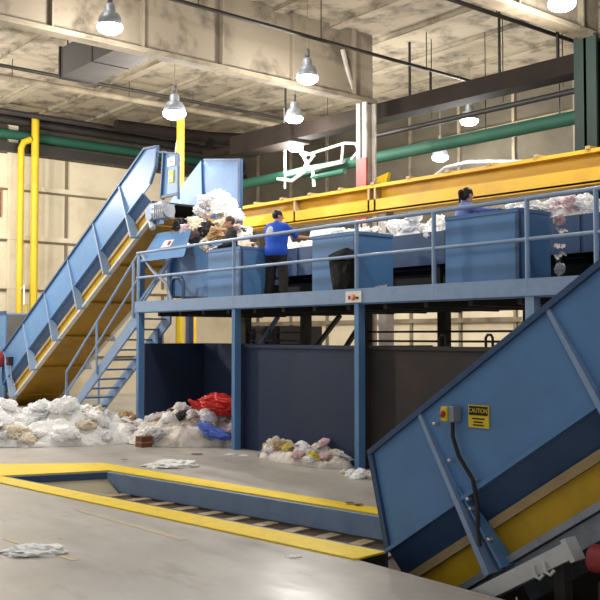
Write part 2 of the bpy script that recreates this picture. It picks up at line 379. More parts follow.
# mid seam passes (-6.48, 6.45, .01); v=.66 there
O2 = (-6.48+.66*sa, 6.45, .01-.66*ca)
PR = conveyor(rc, O2, A2, 1.55, dict(u0=-.22, u1=6.2, k0=.336, k1=0), [1.12, 2.86, 4.6], v=(0,.40,.66,1.57))
# grey lower flange hanging below the yellow guard
for w in (.1, 1.4):
    MB().hexa([PR(.2,-.2,w), PR(6.2,-.2,w), PR(6.2,-.2,w+.05), PR(.2,-.2,w+.05), PR(.2,-.02,w), PR(6.2,-.02,w), PR(6.2,-.02,w+.05), PR(.2,-.02,w+.05)], M['grey']).build('lower_flange', rc)
# stop switch, conduit, sign on the near side panel
def RQ(p, d=0): return (p[0], 6.45-d, p[1])
sw = MB().box(-5.655,-5.53,6.33,6.44,1.335,1.475, M['grey']); sw.box(-5.665,-5.59,6.31,6.335,1.34,1.47, M['sign_y']); 
sw2 = sw.build('stop_switch', rc, bevel=.008)
tag(MB().lathe((-5.628,6.285,1.405), [(0,0),(.03,0),(.032,.012),(.02,.03)], M['red'], 16, (0,1,0)).build('push_button', sw2), 'red stop button')
cd = MB().tube([(-5.59,6.39,1.34),(-5.59,6.39,1.2),(-5.52,6.39,1.03),(-5.36,6.39,.84),(-5.3,6.38,.62),(-5.27,6.34,.42),(-5.21,6.3,.3)], .019, M['dark'], 10)
cd.build('conduit', rc)
for x, z in ((-5.36,.83),(-5.43,.66),(-5.4,.58),(-5.64,.98),(-5.2,.34),(-5.82,1.3)):
    MB().lathe((x,6.385,z), [(0,0),(.014,0),(.02,.02),(.02,.06)], M['chrome'], 10, (0,1,0)).build('bolt', rc)
sg = MB().box(-5.445,-5.215,6.436,6.448,1.295,1.495, M['sign_y'], )
sg.box(-5.435,-5.225,6.432,6.436,1.405,1.485, M['ink'])
s_o = sg.build('warning_sign', rc)
def text(body, loc, size, m, parent, name='lettering', rot=(PI/2,0,0), sx=1.):
    cu = bpy.data.curves.new(name, 'FONT'); cu.body = body; cu.size = size; cu.align_x = 'CENTER'; cu.align_y = 'CENTER'; cu.extrude = .001
    cu.materials.append(m); tmp = bpy.data.objects.new('tmp', cu); COL.objects.link(tmp); bpy.context.view_layer.update()
    me = bpy.data.meshes.new_from_object(tmp.evaluated_get(bpy.context.evaluated_depsgraph_get())); bpy.data.objects.remove(tmp)
    if not me.materials: me.materials.append(m)
    o = bpy.data.objects.new(name, me); COL.objects.link(o); o.parent = parent
    o.location = Vector(loc)-WLOC[parent.name]; o.rotation_euler = rot; o.scale = (sx,1,1); return o
text('CAUTION', (-5.33,6.430,1.445), .056, M['sign_y'], s_o, sx=.82)
for z, w in ((1.375,.14),(1.345,.1),(1.318,.12)):
    MB().box(-5.33-w/2,-5.33+w/2,6.432,6.436,z-.006,z+.006, M['ink']).build('printed_line', s_o)
# square tube under the incline with its end cap, clips and a hanging cable
bm_ = thing('square_tube', 'light grey square steel tube with end plate under the right conveyor', 'beam', (-4.6, 6.15, .2))
def seg(a, b): return a, b
b = MB().bar((-5.3,6.15,-.2), (-4.2,6.15,.46), .13, .13, M['lgrey'], up=(-sa,0,ca)); b.build('tube', bm_)
b = MB().bar((-4.2,6.15,.46), (-4.16,6.15,.484), .14, .18, M['lgrey'], up=(-sa,0,ca)); b.build('end_plate', bm_)
for x, z in ((-4.46,.2),(-4.36,.25)):
    b = MB().tube([(x-.03,6.07,z+.1),(x,6.05,z+.03),(x+.03,6.07,z+.01),(x+.06,6.08,z+.05)], .014, M['white'], 8); b.build('clip', bm_)
b = MB().bar((-5.0,6.18,-.05),(-5.0,6.3,-1.6),.1,.1,M['dark'],up=(1,0,0)); b.bar((-4.3,6.18,.36),(-4.3,6.3,-1.6),.1,.1,M['dark'],up=(1,0,0)); b.build('post', bm_)
cb = MB().tube([(-4.66,6.08,.02),(-4.63,6.06,-.12),(-4.58,6.05,-.4),(-4.55,6.1,-1.59)], .008, M['white'], 6)
tag(cb.build('cable'), 'thin pale cable hanging below the grey square tube', 'cable')
rm = thing('drive_motor', 'dark red motor under the right conveyor at the picture edge', 'motor', (-3.9, 6.2, 0))
b = MB().tube([(-4.0,6.15,.44),(-3.45,6.15,.44)], .105, M['redd'], 20); b.build('motor_body', rm)
b = MB().box(-3.9,-3.6,6.05,6.25,-1.6,.3,M['dark']); b.build('stand', rm)

# ------------------------------------------------------------------ pit conveyor
pc = thing('pit_conveyor', 'slatted conveyor sunk in the yellow edged floor pit', 'conveyor', (-10, 6.6, -.5))
b = MB().prism([(-13.05,6.90,-.001),(-6.92,7.78,-.001),(-6.92,7.78,-.255),(-13.05,6.90,-.28)], (.01,-.06,0), M['pale'])
tag(b.build('side_panel', pc), 'blue far side panel')
b = MB().prism([(-13.5,5.44,-.001),(-6.5,6.43,-.001),(-6.5,6.43,-.40),(-13.5,5.44,-.40)], (-.01,.05,0), M['navy']); b.build('side_panel', pc)
b = MB().prism([(-13.56,5.46,-.002),(-13.06,6.88,-.002),(-13.06,6.88,-.09),(-13.56,5.46,-.09)], (.04,-.01,0), M['navy']); b.build('end_plate', pc)
sl = MB(); n = 34
def lerp(a, b, t): return (a[0]+(b[0]-a[0])*t, a[1]+(b[1]-a[1])*t)
M['slat'] = mat('worn_slat', (176,156,122), .6, .2, dirt=(128,108,84), amt=.7, scale=4.)
M['slatd'] = mat('dark_slat', (84,62,46), .7, dirt=(56,42,34), amt=.6, scale=4.)
for i in range(n):
    t0, t1 = i/n, (i+1)/n
    f0, f1, k0, k1 = lerp((-12.9,5.6),(-6.6,6.48),t0), lerp((-12.9,5.6),(-6.6,6.48),t1), lerp((-12.75,6.86),(-6.95,7.68),t0), lerp((-12.75,6.86),(-6.95,7.68),t1)
    z = -.27 if i % 3 == 1 else -.295
    sl.hexa([(*f0,-.45),(*f1,-.45),(*k1,-.45),(*k0,-.45),(*f0,z),(*f1,z),(*k1,z),(*k0,z)], M['slat'] if i % 3 == 1 else M['slatd'])
sl.build('slat_belt', pc)

# ------------------------------------------------------------------ sorting platform
Y0, DZ = 10.05, 2.76
PX0, PX1, PY1 = -17.78, -3.4, 12.95
pf = thing('sorting_platform', 'raised blue steel sorting platform with railing over navy bunkers', 'platform', (-11, 11.5, 0))
b = MB().box(PX0, PX1, Y0, PY1, DZ-.06, DZ, M['duct'])
tag(b.build('deck', pf), 'grey deck plate')
b = MB().box(PX0-.04, PX1, Y0-.06, Y0, DZ-.12, DZ+.11, M['pale']); b.box(PX0-.04, PX1, Y0-.02, Y0+.08, DZ-.14, DZ-.1, M['blue']); b.build('kick_plate', pf)
b = MB().box(PX0-.04, PX0, Y0, PY1, DZ-.12, DZ+.02, M['pale']); b.build('edge_beam', pf)
b = MB().box(PX0, PX1, PY1-.1, PY1, DZ-.2, DZ, M['navy']); b.build('edge_beam', pf)
for x in np.arange(-17.0, -3.6, .85):
    MB().box(x-.04, x+.04, Y0+.06, PY1-.1, DZ-.22, DZ-.06, M['dark']).build('joist', pf)
posts = [-17.72, -14.13, -10.75, -7.42, -4.0]
for x in posts:
    w = .14 if x > -8 else .1
    MB().box(x-w/2, x+w/2, Y0-.04, Y0+.1, 0, DZ-.1, M['pale' if x > -8 else 'blue']).build('post', pf)
for x in (-17.6,-15.4,-13.5,-11.42,-9.5,-7.4,-5.2):
    MB().box(x-.09, x+.09, PY1-.2, PY1-.02, 0, DZ-.2, M['dark']).build('post', pf)  # rear posts coloured dark to carry their backlit look
b = MB()
for x0, x1 in ((-17.6,-15.4),(-13.5,-11.42),(-11.42,-9.5)):
    for z in (2.02, 2.2): b.bar((x0,PY1-.1,z),(x1,PY1-.1,z),.04,.04,M['dark'])
b.bar((-15.4,PY1-.1,1.6),(-14.3,PY1-.1,2.55),.08,.08,M['dark']); b.bar((-17.3,PY1-.1,1.7),(-16.4,PY1-.1,2.55),.08,.08,M['navy']); b.bar((-14.4,PY1-.1,1.6),(-13.5,PY1-.1,2.55),.08,.08,M['dark'])
b.build('cross_brace', pf)
# bunkers
BZ = 1.96
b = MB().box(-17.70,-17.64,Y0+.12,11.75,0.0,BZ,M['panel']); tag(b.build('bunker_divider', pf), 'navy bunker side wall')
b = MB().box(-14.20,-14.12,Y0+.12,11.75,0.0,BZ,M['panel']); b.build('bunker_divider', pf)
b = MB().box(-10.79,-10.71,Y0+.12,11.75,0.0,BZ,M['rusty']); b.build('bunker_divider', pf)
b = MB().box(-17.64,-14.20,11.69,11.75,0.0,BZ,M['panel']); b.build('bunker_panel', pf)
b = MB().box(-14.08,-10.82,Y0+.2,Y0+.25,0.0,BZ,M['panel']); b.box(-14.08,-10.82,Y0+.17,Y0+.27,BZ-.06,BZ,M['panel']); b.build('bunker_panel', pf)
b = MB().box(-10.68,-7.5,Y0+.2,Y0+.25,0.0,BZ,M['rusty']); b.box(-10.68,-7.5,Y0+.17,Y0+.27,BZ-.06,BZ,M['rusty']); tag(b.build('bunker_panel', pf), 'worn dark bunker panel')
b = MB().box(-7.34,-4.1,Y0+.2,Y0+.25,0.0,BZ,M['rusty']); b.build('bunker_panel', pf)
for x in (-9.16, -8.98, -8.3, -8.12)[0::2]:
    b = MB().tube([(x-.06,Y0+.22,BZ),(x-.06,Y0+.22,BZ+.13),(x-.03,Y0+.22,BZ+.17),(x+.03,Y0+.22,BZ+.17),(x+.06,Y0+.22,BZ+.13),(x+.06,Y0+.22,BZ)], .02, M['black'], 8)
    b.build('lifting_lug', pf)
# railing
RT, RM = 3.93, 3.39
hr = MB()
b = MB().tube([(PX0,Y0-.03,RT),(PX1,Y0-.03,RT)], .032, M['pale'], 10); b.build('handrail', pf)
b = MB().tube([(PX0,Y0-.03,RM),(PX1,Y0-.03,RM)], .028, M['pale'], 10); b.build('midrail', pf)
for x in (-17.72,-14.13,-10.75,-9.1,-7.45,-6.42,-5.0):
    b = MB().tube([(x,Y0-.03,DZ-.1),(x,Y0-.03,RT)], .034, M['pale'], 10); b.build('rail_post', pf)
# white notice on the edge over the third post
b = MB().box(-10.97,-10.6,Y0-.075,Y0-.062,DZ-.11,DZ+.07,M['sign_w']); nb = b.build('notice', pf)
b = MB().lathe((-10.78,Y0-.08,DZ-.03), [(0,0),(.05,0),(.05,.005)], M['orange'], 12, (0,1,0)); b.box(-10.9,-10.85,Y0-.08,Y0-.075,DZ-.06,DZ-.0,M['red']); b.box(-10.72,-10.66,Y0-.08,Y0-.075,DZ-.06,DZ-.02,M['ink']); b.build('printed_mark', nb)

# ------------------------------------------------------------------ staircase
sc_ = thing('staircase', 'blue open tread metal staircase climbing to the left end of the platform', 'staircase', (-19.5, 10.6, 0))
SX0, SX1 = -17.82, -21.45
def sz(x): return DZ*(x-SX1)/(SX0-SX1)
for y in (10.08, 11.0-.12):
    b = MB().prism([(SX0,y,DZ-.02),(SX0,y,DZ-.36),(SX1+.1,y,0.0),(SX1-.28,y,0.0)], (0,.05,0), M['pale']); b.build('stringer', sc_)
nt_ = 11
for i in range(nt_):
    z = DZ*(i+.8)/(nt_+.8) ; x = SX1 + (SX0-SX1)*(z/DZ)
    b = MB().box(x-.1, x+.16, 10.13, 10.88, z-.04, z-.005, M['blue']); b.build('tread', sc_)
def rail(y, h, r):
    return MB().tube([(SX1+.15,y,sz(SX1+.15)+.12),(SX1+.15,y,sz(SX1+.15)+h),(SX0-.0,y,DZ+h)], r, M['pale'], 10)
rail(10.05, 1.12, .03).build('handrail', sc_)
rail(10.05, .58, .026).build('midrail', sc_)
rail(10.93, 1.12, .03).build('handrail', sc_)
for x in (-18.0,-19.7):
    MB().tube([(x,10.05,sz(x)-.1),(x,10.05,sz(x)+1.12)], .03, M['pale'], 10).build('rail_post', sc_)
MB().box(-18.4,-18.28,10.85,10.97,0,2.3,M['blue']).build('support_post', sc_)
MB().bar((-18.34,10.9,1.2),(-19.0,10.9,.0),.1,.1,M['blue'],up=(0,1,0)).build('brace', sc_)

# ------------------------------------------------------------------ sorting chutes on the deck
def chute(name, label, x0, x1, z1, ydepth=.75, bevel=0):
    t = thing(name, label, 'chute', ((x0+x1)/2, Y0+.5, DZ), 'blue sorting chutes along the platform')
    y0, y1 = Y0+.14, Y0+.14+ydepth
    th = .04
    MB().box(x0,x1,y0,y0+th,DZ,z1,M['blue']).build('front_panel', t)
    MB().box(x1-th,x1,y0+th,y1,DZ,z1,M['navy' if False else 'blue']).build('side_panel', t)
    MB().box(x0,x0+th,y0+th,y1,DZ,z1,M['blue']).build('side_panel', t)
    MB().box(x0+th,x1-th,y1-th,y1,DZ,z1-.1,M['blue']).build('back_panel', t)
    b = MB()
    for p, q in (((x0,y0+.02),(x1,y0+.02)),((x1-.02,y0),(x1-.02,y1)),((x0+.02,y0),(x0+.02,y1))): b.bar((*p,z1),(*q,z1),.07,.05,M['blue'])
    b.box(x1-.05,x1+.01,y0-.01,y0+.05,DZ,z1,M['navy'])
    b.build('rim', t)
    return t
chute('sorting_chute', 'light blue chute box by the hopper, left of the worker in the royal blue shirt', -15.25, -14.15, 3.8, .7)
chute('sorting_chute', 'blue chute box with the black bag hanging on its front corner', -12.05, -10.95, 3.8, .85)
chute('sorting_chute', 'wide blue chute box in front of the lavender shirted worker', -9.03, -7.72, 3.83, .72)
chute('sorting_chute', 'blue chute box at the right picture edge beyond the rail post', -5.9, -4.7, 3.85, .72)
# black bag hanging over the corner of the second chute
bb = MB()
def bagpt(u, v):  # u across, v down
    x = -11.55+u*.66; z = 3.52-v*.62
    return x, z
poly = [(-11.56,3.47),(-11.12,3.56),(-10.85,3.42),(-10.92,3.0),(-11.0,2.82),(-11.42,2.80),(-11.5,3.1)]
ring = []
cx, cz = sum(p[0] for p in poly)/7, sum(p[1] for p in poly)/7
vs = []; fs = []; n = 28
def polyr(a):  # radius of the outline at angle a
    best = .2
    for i in range(7):
        p, q = poly[i], poly[(i+1) % 7]
        d = (math.cos(a), math.sin(a)); e = (q[0]-p[0], q[1]-p[1]); den = d[0]*e[1]-d[1]*e[0]
        if abs(den) < 1e-9: continue
        t = ((p[0]-cx)*e[1]-(p[1]-cz)*e[0])/den; s = ((p[0]-cx)*d[1]-(p[1]-cz)*d[0])/den
        if t > 0 and 0 <= s <= 1: best = t
    return best
for j, (f, d) in enumerate(((1.,.0),(1.02,.05),(.8,.1),(.5,.13),(.2,.14))):
    for k in range(n):
        a = 2*PI*k/n; r = polyr(a)*f; x = cx+r*math.cos(a); z = cz+r*math.sin(a)
        dd = d + .03*noise.noise(Vector((x*7, z*7, j)))*(f < 1)
        vs.append((x, Y0+.13-dd, z))
for j in range(4):
    for k in range(n): fs.append((j*n+k, j*n+(k+1) % n, (j+1)*n+(k+1) % n, (j+1)*n+k))
fs.append(tuple(range(n))); fs.append(tuple(4*n+k for k in range(n)))
bb.add(vs, fs, M['bag'], False)
tag(bb.build('plastic_bag'), 'black plastic bag hanging on the front of a blue chute box behind the rail', 'bag')

# ------------------------------------------------------------------ sorting belt trough behind the chutes
tr = thing('sorting_conveyor', 'long blue trough conveyor heaped with white film along the platform', 'conveyor', (-10, 12.1, DZ))
TX0, TX1 = -15.9, -3.6
MB().box(TX0,TX1,11.66,11.72,3.33,3.89,M['navy']).build('side_panel', tr)
MB().box(TX0,TX1,12.52,12.58,3.33,3.89,M['navy']).build('side_panel', tr)
tag(MB().box(TX0,TX1,12.53,12.57,DZ,3.33,M['black']).build('skirt_panel', tr), 'dark skirt panel')
b = MB().box(TX0,TX1,11.72,12.52,3.36,3.45,M['black']); b.build('belt', tr)
b = MB()
x = TX0+.4
for x in np.arange(TX0+.3, TX1, 1.3):
    MB().box(x,x+.07,11.64,11.66,3.33,3.89,M['navy']).build('stiffener', tr)
for x in np.arange(TX0+.5, TX1, 2.4):
    MB().box(x,x+.09,11.72,11.8,DZ,3.36,M['dark']).build('leg', tr)
    MB().box(x,x+.09,12.44,12.52,DZ,3.36,M['dark']).build('leg', tr)
MB().box(TX0,TX1,12.0,12.2,3.0,3.2,M['dark']).build('return_belt', tr)

# ------------------------------------------------------------------ hopper under the discharge
hp = thing('discharge_hopper', 'blue hopper with a tilted flap catching rubbish under the conveyor head', 'hopper', (-17, 11.9, DZ))
MB().prism([(-18.35,11.15,3.05),(-16.05,11.15,2.95),(-16.0,11.15,4.15),(-18.5,11.15,4.15)], (0,.05,0), M['blue']).build('front_panel', hp)
MB().prism([(-18.35,12.6,3.05),(-16.05,12.6,2.95),(-16.0,12.6,4.15),(-18.5,12.6,4.15)], (0,.05,0), M['blue']).build('back_panel', hp)
MB().box(-16.05,-16.0,11.2,12.6,3.0,3.85,M['blue']).build('side_panel', hp)
MB().prism([(-18.5,11.2,4.15),(-18.5,12.6,4.15),(-18.3,12.6,3.0),(-18.3,11.2,3.0)], (.05,0,0), M['blue']).build('side_panel', hp)
MB().prism([(-18.3,11.2,3.02),(-16.05,11.2,3.02),(-16.05,12.6,3.02),(-18.3,12.6,3.02)], (0,0,.04), M['navy']).build('bottom_panel', hp)
fp = MB().prism([(-18.85,11.12,4.5),(-17.35,11.12,4.5),(-16.75,10.55,3.82),(-18.6,10.55,3.82)], (.0,.03,.04), M['blue']); fpo = fp.build('flap', hp)
b = MB().prism([(-18.12,10.93,4.285),(-17.72,10.93,4.285),(-17.66,10.78,4.11),(-18.06,10.78,4.11)], (0,-.008,.008), M['sign_w']); so = b.build('warning_sticker', fpo)
b = MB().prism([(-17.88,10.89,4.25),(-17.78,10.89,4.25),(-17.73,10.81,4.155),(-17.83,10.81,4.155)], (0,-.012,.012), M['red']); b.build('printed_mark', so)
MB().box(-18.22,-18.12,11.05,11.15,DZ,3.95,M['blue']).build('leg', hp)
MB().box(-16.15,-16.05,11.05,11.15,DZ,3.2,M['blue']).build('leg', hp)
MB().bar((-18.9,10.6,DZ),(-18.2,11.1,3.9),.05,.05,M['pale']).build('brace', hp)
MB().tube([(-18.6,10.6,4.0),(-18.2,10.65,3.6),(-17.7,10.7,3.3),(-17.45,10.7,2.9)], .04, M['grey'], 8).build('pipe', hp)
MB().tube([(-17.55,10.75,2.77),(-17.55,10.75,3.3),(-17.45,10.75,3.4),(-17.15,10.75,3.4),(-17.05,10.75,3.3),(-17.05,10.75,2.77)], .04, M['navy'], 8).build('hoop', hp)
# dark steel skip under the platform behind the first bunker
sk = thing('steel_skip', 'dark steel bin standing behind the first bunker under the platform', 'bin', (-17.2, 14.4, 0))
MB().box(-18.5,-16.9,13.3,14.6,0,2.36,M['dark']).build('bin_body', sk)
b = MB()
for x in (-18.4,-17.95,-17.5,-17.05): b.box(x-.05,x+.05,13.22,13.3,0,2.3,M['black'])
b.build('rib', sk)
# ------------------------------------------------------------------ overhead things
cb_ = thing('crane_beam', 'long yellow crane runway beam spanning behind the sorting platform', 'beam', (-15, 14.5, 5))
BX0, BX1, BYc = -23.4, -4.0, 14.5
def zt(x): return 5.58 - .0122*(x+20.18)
def zb(x): return 4.94 - .0122*(x+20.18)
b = MB().bar((BX0,BYc,zt(BX0)-.04),(BX1,BYc,zt(BX1)-.04),.42,.07,M['craney']); b.build('top_flange', cb_)
b = MB().bar((BX0,BYc,(zt(BX0)+zb(BX0))/2),(BX1,BYc,(zt(BX1)+zb(BX1))/2),.05,.6,M['craney']); b.build('web', cb_)
b = MB().hexa([(BX0,BYc-.2,zb(BX0)),(BX1,BYc-.2,zb(BX1)),(BX1,BYc+.2,zb(BX1)),(BX0,BYc+.2,zb(BX0)),(BX0,BYc-.2,zb(BX0)+.06),(BX1,BYc-.2,zb(BX1)+.06),(BX1,BYc+.2,zb(BX1)+.06),(BX0,BYc+.2,zb(BX0)+.06)], M['craney'])
b.build('bottom_flange', cb_)
b = MB().hexa([(BX0,BYc-.2,zb(BX0)+.02),(BX1,BYc-.2,zb(BX1)+.02),(BX1,BYc-.17,zb(BX1)+.02),(BX0,BYc-.17,zb(BX0)+.02),(BX0,BYc-.2,zb(BX0)+.3),(BX1,BYc-.2,zb(BX1)+.3),(BX1,BYc-.17,zb(BX1)+.3),(BX0,BYc-.17,zb(BX0)+.3)], M['craney'])
b.build('face_plate', cb_)
for x in (-17.6,-14.95,-14.75):
    MB().box(x-.03,x+.03,BYc-.2,BYc+.2,zb(x)+.05,zt(x)-.06,M['tan']).build('stiffener', cb_)
for x in np.arange(-22.5,-5,1.1):
    MB().box(x-.05,x+.05,BYc-.23,BYc+.02,zt(x)-.01,zt(x)+.05,M['tan']).build('rail_clip', cb_)
for x in (-22.6,-14.6,-6.2):
    MB().box(x-.12,x+.12,BYc-.12,BYc+.12,0,zb(x),M['craney'] if x<-20 else M['column']).build('support_post', cb_)

def pipe(name, label, pts, r, m, cat='pipe', group=None, hangers=(), zc=ZC-.3, n=12):
    t = thing(name, label, cat, pts[0], group)
    MB().tube(pts, r, m, n).build('pipe_run', t)
    for h in hangers:
        MB().tube([h, (h[0],h[1],zc)], .012, M['dark'], 6).build('hanger_rod', t)
    return t
pipe('green_pipe', 'large green pipe along the back wall behind the columns', [(-26.5,17.5,7.08),(-4,17.5,6.87)], .16, M['green'], hangers=[(-20,17.5,7.2),(-14.2,17.5,7.1),(-12.1,17.5,7.1)])
pipe('green_pipe', 'green pipe along the left wall above the yellow pipes', [(-30.38,5,9.02),(-30.38,15,9.02),(-30.38,21.7,9.02)], .17, M['green'], hangers=[(-30.38,13.6,9.1),(-30.38,16.9,9.1)])
pipe('dark_pipe', 'thick dark brown pipe along the left wall above the green pipe', [(-30.38,5,9.5),(-30.38,15.2,9.5),(-30.38,20.8,9.5)], .16, M['dark'], hangers=[(-30.38,13.9,9.6),(-30.38,15.6,9.6)], zc=ZC-.02)
pipe('dark_pipe', 'brown pipe high on the left wall above the thick dark pipe', [(-28.9,8,9.4),(-28.9,21,9.42)], .09, M['rusty'], hangers=[(-28.9,14,9.4)])
pipe('dark_pipe', 'thin black pipe running under the long black duct', [(-18,16.9,7.42),(-4,16.9,7.28)], .065, M['black'], hangers=[(-15.4,16.9,7.5),(-13.2,16.9,7.5),(-11.6,16.9,7.5)])
pipe('sprinkler_pipe', 'thin dark sprinkler pipe crossing the ceiling left of the middle', [(-15.0,2,8.6),(-15.15,19.5,8.6)], .04, M['dark'], hangers=[(-15.03,6,8.6),(-15.05,9.8,8.6),(-15.07,13,8.6),(-15.1,16.4,8.6)])
pipe('sprinkler_pipe', 'thin dark sprinkler pipe crossing the ceiling at the upper right', [(-11.75,5,8.6),(-11.6,20,8.6)], .045, M['dark'], hangers=[(-11.75,9,8.6),(-11.7,14.8,8.6),(-11.65,17.6,8.6)])
pipe('roof_pipe', 'brown pipe under the roof at far left above the yellow pipes', [(-23.6,7,8.95),(-23.6,19,9.05)], .09, M['joist'], hangers=[(-23.6,9.5,9),(-23.6,13,9)])
pipe('roof_pipe', 'thin dark pipe under the roof just above the brown pipe', [(-23.3,8.8,9.18),(-23.3,20,9.2)], .05, M['dark'], hangers=[(-23.3,11,9.2),(-23.3,15,9.2)])
# long black duct behind the columns and its elbow towards the left wall
du = thing('black_duct', 'long black square duct running under the ceiling behind the columns', 'duct', (-15, 16.65, 7.8))
b = MB().bar((-22.2,16.65,7.98),(-4,16.65,7.66),.5,.4,M['ductd']); b.build('duct_run', du)
b = MB().bar((-23.2,16.65,8.0),(-20.2,16.65,7.95),.75,.55,M['ductd']); b.build('duct_box', du)
b = MB().tube([(-23.0,16.65,8.0),(-24.6,16.7,8.05),(-25.6,17.0,8.3),(-26.2,17.6,8.8)], .14, M['ductd'], 12); b.build('elbow', du)
for x in (-20.9,-15.9,-15.2,-13.1,-11.55):
    MB().bar((x,16.65,7.9),(x,16.65,ZC-.3 if x!=-15.2 else 8.6),.045,.045,M['dark'],up=(1,0,0)).build('hanger', du)
pipe('round_duct', 'dark round duct running to the back left corner', [(-27.2,14.5,9.1),(-27,18.0,9.15),(-26.3,18.9,9.1),(-25.2,19,8.9)], .2, M['ductd'], 'duct', hangers=[(-27,16.5,9.3)])
# grey air duct box hung under the roof at upper left
hv = thing('air_duct', 'grey rectangular air duct box hanging under the roof at upper left', 'duct', (-21, 10.3, 8.4))
b = MB().box(-21.5,-18.1,9.9,10.85,8.62,9.36,M['hvac']); b.build('duct_body', hv)
b = MB()
b.box(-21.54,-21.48,9.86,10.89,8.58,9.4,M['rusty']); b.build('flange', hv); MB().box(-19.8,-19.76,9.88,10.87,8.6,9.38,M['hvac']).build('flange', hv)
for x in (-21.2,-18.4):
    for y in (9.95,10.8): MB().tube([(x,y,9.36),(x,y,ZC-.3)], .02, M['dark'], 6).build('hanger_rod', hv)
b = MB().box(-18.1,-17.7,10.0,10.75,8.66,9.3,M['dark']); b.build('outlet', hv)
# dark ledge and cable tray on the left wall
tag(MB().box(XL+.17,XL+.45,11,YB-.05,8.42,8.72,M['dark']).build('cable_tray'), 'dark cable tray along the top of the left wall', 'tray')
# yellow vertical pipes
yp = thing('yellow_pipe', 'taller of the two yellow vertical pipes at far left, passing before the green pipe', 'pipe', (-30.0, 12.92, 0))
MB().tube([(-30.0,12.92,0),(-30.0,12.92,9.68)], .13, M['yellow'], 14).build('pipe_run', yp)
MB().bar((-29.95,13.0,9.72),(-30.3,12.45,9.72),.2,.1,M['dark']).build('bracket', yp)
yp = thing('yellow_pipe', 'shorter yellow vertical pipe beside the cream wall column at far left', 'pipe', (-30.0, 12.45, 0))
MB().tube([(-30.0,12.42,0),(-30.0,12.42,8.5),(-30.0,12.5,8.72),(-30.0,12.76,8.85)], .11, M['yellow'], 14).build('pipe_run', yp)
MB().tube([(-29.9,12.42,3.7),(-29.8,12.5,3.85),(-29.8,12.5,3.2)], .03, M['sign_w'], 8).build('hook', yp)
MB().tube([(-29.9,12.62,3.2),(-29.9,12.62,.3)], .045, M['yellow'], 8).build('branch_pipe', yp)
yp = thing('yellow_pipe', 'yellow vertical pipe rising behind the blue conveyor head', 'pipe', (-22.4, 14.0, 0))
MB().tube([(-22.4,14.0,0),(-22.4,14.0,8.45)], .11, M['yellow'], 14).build('pipe_run', yp)
MB().tube([(-22.52,14.0,8.0),(-22.56,13.9,7.2),(-22.5,13.9,6.2)], .02, M['lgrey'], 6).build('cable', yp)
# yellow painted sign bracket behind the column
tag(MB().prism([(-16.8,16.19,6.1),(-16.2,16.19,6.2),(-16.35,16.19,5.75),(-16.75,16.19,5.5)], (0,.1,0), M['yellow']).build('yellow_bracket'), 'yellow bracket plate behind the red and white column', 'bracket')
tag(MB().box(-13.3,-12.7,9.6,10.3,ZC-.66,ZC-.36,M['yellow']).build('yellow_unit_heater'), 'small yellow box unit hanging under the ceiling at top middle', 'heater')
# white tubular frame hung at the green pipe
wf = thing('tubular_frame', 'glossy white tubular frame hung beside the green pipe left of the column', 'frame', (-20, 17.1, 7))
wy = 17.15
for nm, pts, r in (('frame_tube', [(-21.5,wy,6.98),(-18.95,wy,6.99)], 0.061), ('frame_tube', [(-20.6,wy,7.42),(-18.9,wy,7.5),(-18.45,wy,7.42),(-18.3,wy,7.2),(-18.6,wy,7.0)], 0.041),
                   ('frame_tube', [(-21.0,wy,7.75),(-20.65,wy,7.4),(-20.4,wy,7.0)], 0.048), ('frame_tube', [(-20.75,wy,7.55),(-20.2,wy,7.35),(-20.6,wy,7.1)], 0.054),
                   ('upright', [(-21.55,wy,9.0),(-21.55,wy,6.55)], 0.034), ('upright', [(-20.25,wy,7.0),(-20.2,wy,6.45)], 0.048), ('upright', [(-18.95,wy,7.5),(-19.0,wy,7.0)], 0.034), ('frame_tube', [(-21.9,wy,6.9),(-21.2,wy,6.75),(-20.6,wy,6.95)], 0.054)):
    MB().tube(pts, r, M['white'], 10).build(nm, wf)
MB().tube([(-20.3,wy+.02,6.72),(-18.9,wy+.02,6.72)], .08, M['green'], 10).build('green_tube', wf)
MB().tube([(-21.55,wy,9.0),(-21.55,wy,ZC-.3)], .02, M['dark'], 6).build('hanger_rod', wf)
# tubular arm by the far lamp
tag(MB().tube([(-17.6,19.2,6.5),(-16.9,19.1,6.75),(-16.0,19.0,6.75),(-13.9,18.9,6.45),(-12.0,19.0,6.3),(-11.5,YB-.14,6.3)], .06, M['lgrey'], 8).build('swing_arm'), 'pale bent tube arm beside the lowest right lamp', 'arm')

# ------------------------------------------------------------------ high-bay lamps
M['glow'] = emit('lamp_glow', (226,234,255), 6.)
LAMPS = [(-15.44,8.09,7.95,'high bay lamp in front of the girder at upper left by the grey duct box'),
 (-20.3,12.5,7.92,'brightest high bay lamp, over the conveyor head'),
 (-15.3,12.8,7.8,'high bay lamp in front of the girder at upper middle'),
 (-18.86,15.32,7.95,'high bay lamp above the white frame'),
 (-21.0,17.1,7.75,'high bay lamp touching the top of the white frame'),
 (-15.8,18.8,7.85,'high bay lamp below the black duct'),
 (-17.9,20.0,7.35,'lowest high bay lamp at right beside the bent tube arm'),
 (-9.3,13.55,7.93,'high bay lamp cut by the top edge at right')]
LIGHT_W = 380
def lamp_light(x, y, z, w, col=(1,.965,.91)):
    l = bpy.data.lights.new('bulb_light', 'POINT'); l.energy = w; l.color = col; l.shadow_soft_size = .2
    o = bpy.data.objects.new('bulb_light', l); COL.objects.link(o); o.location = (x,y,z); return o
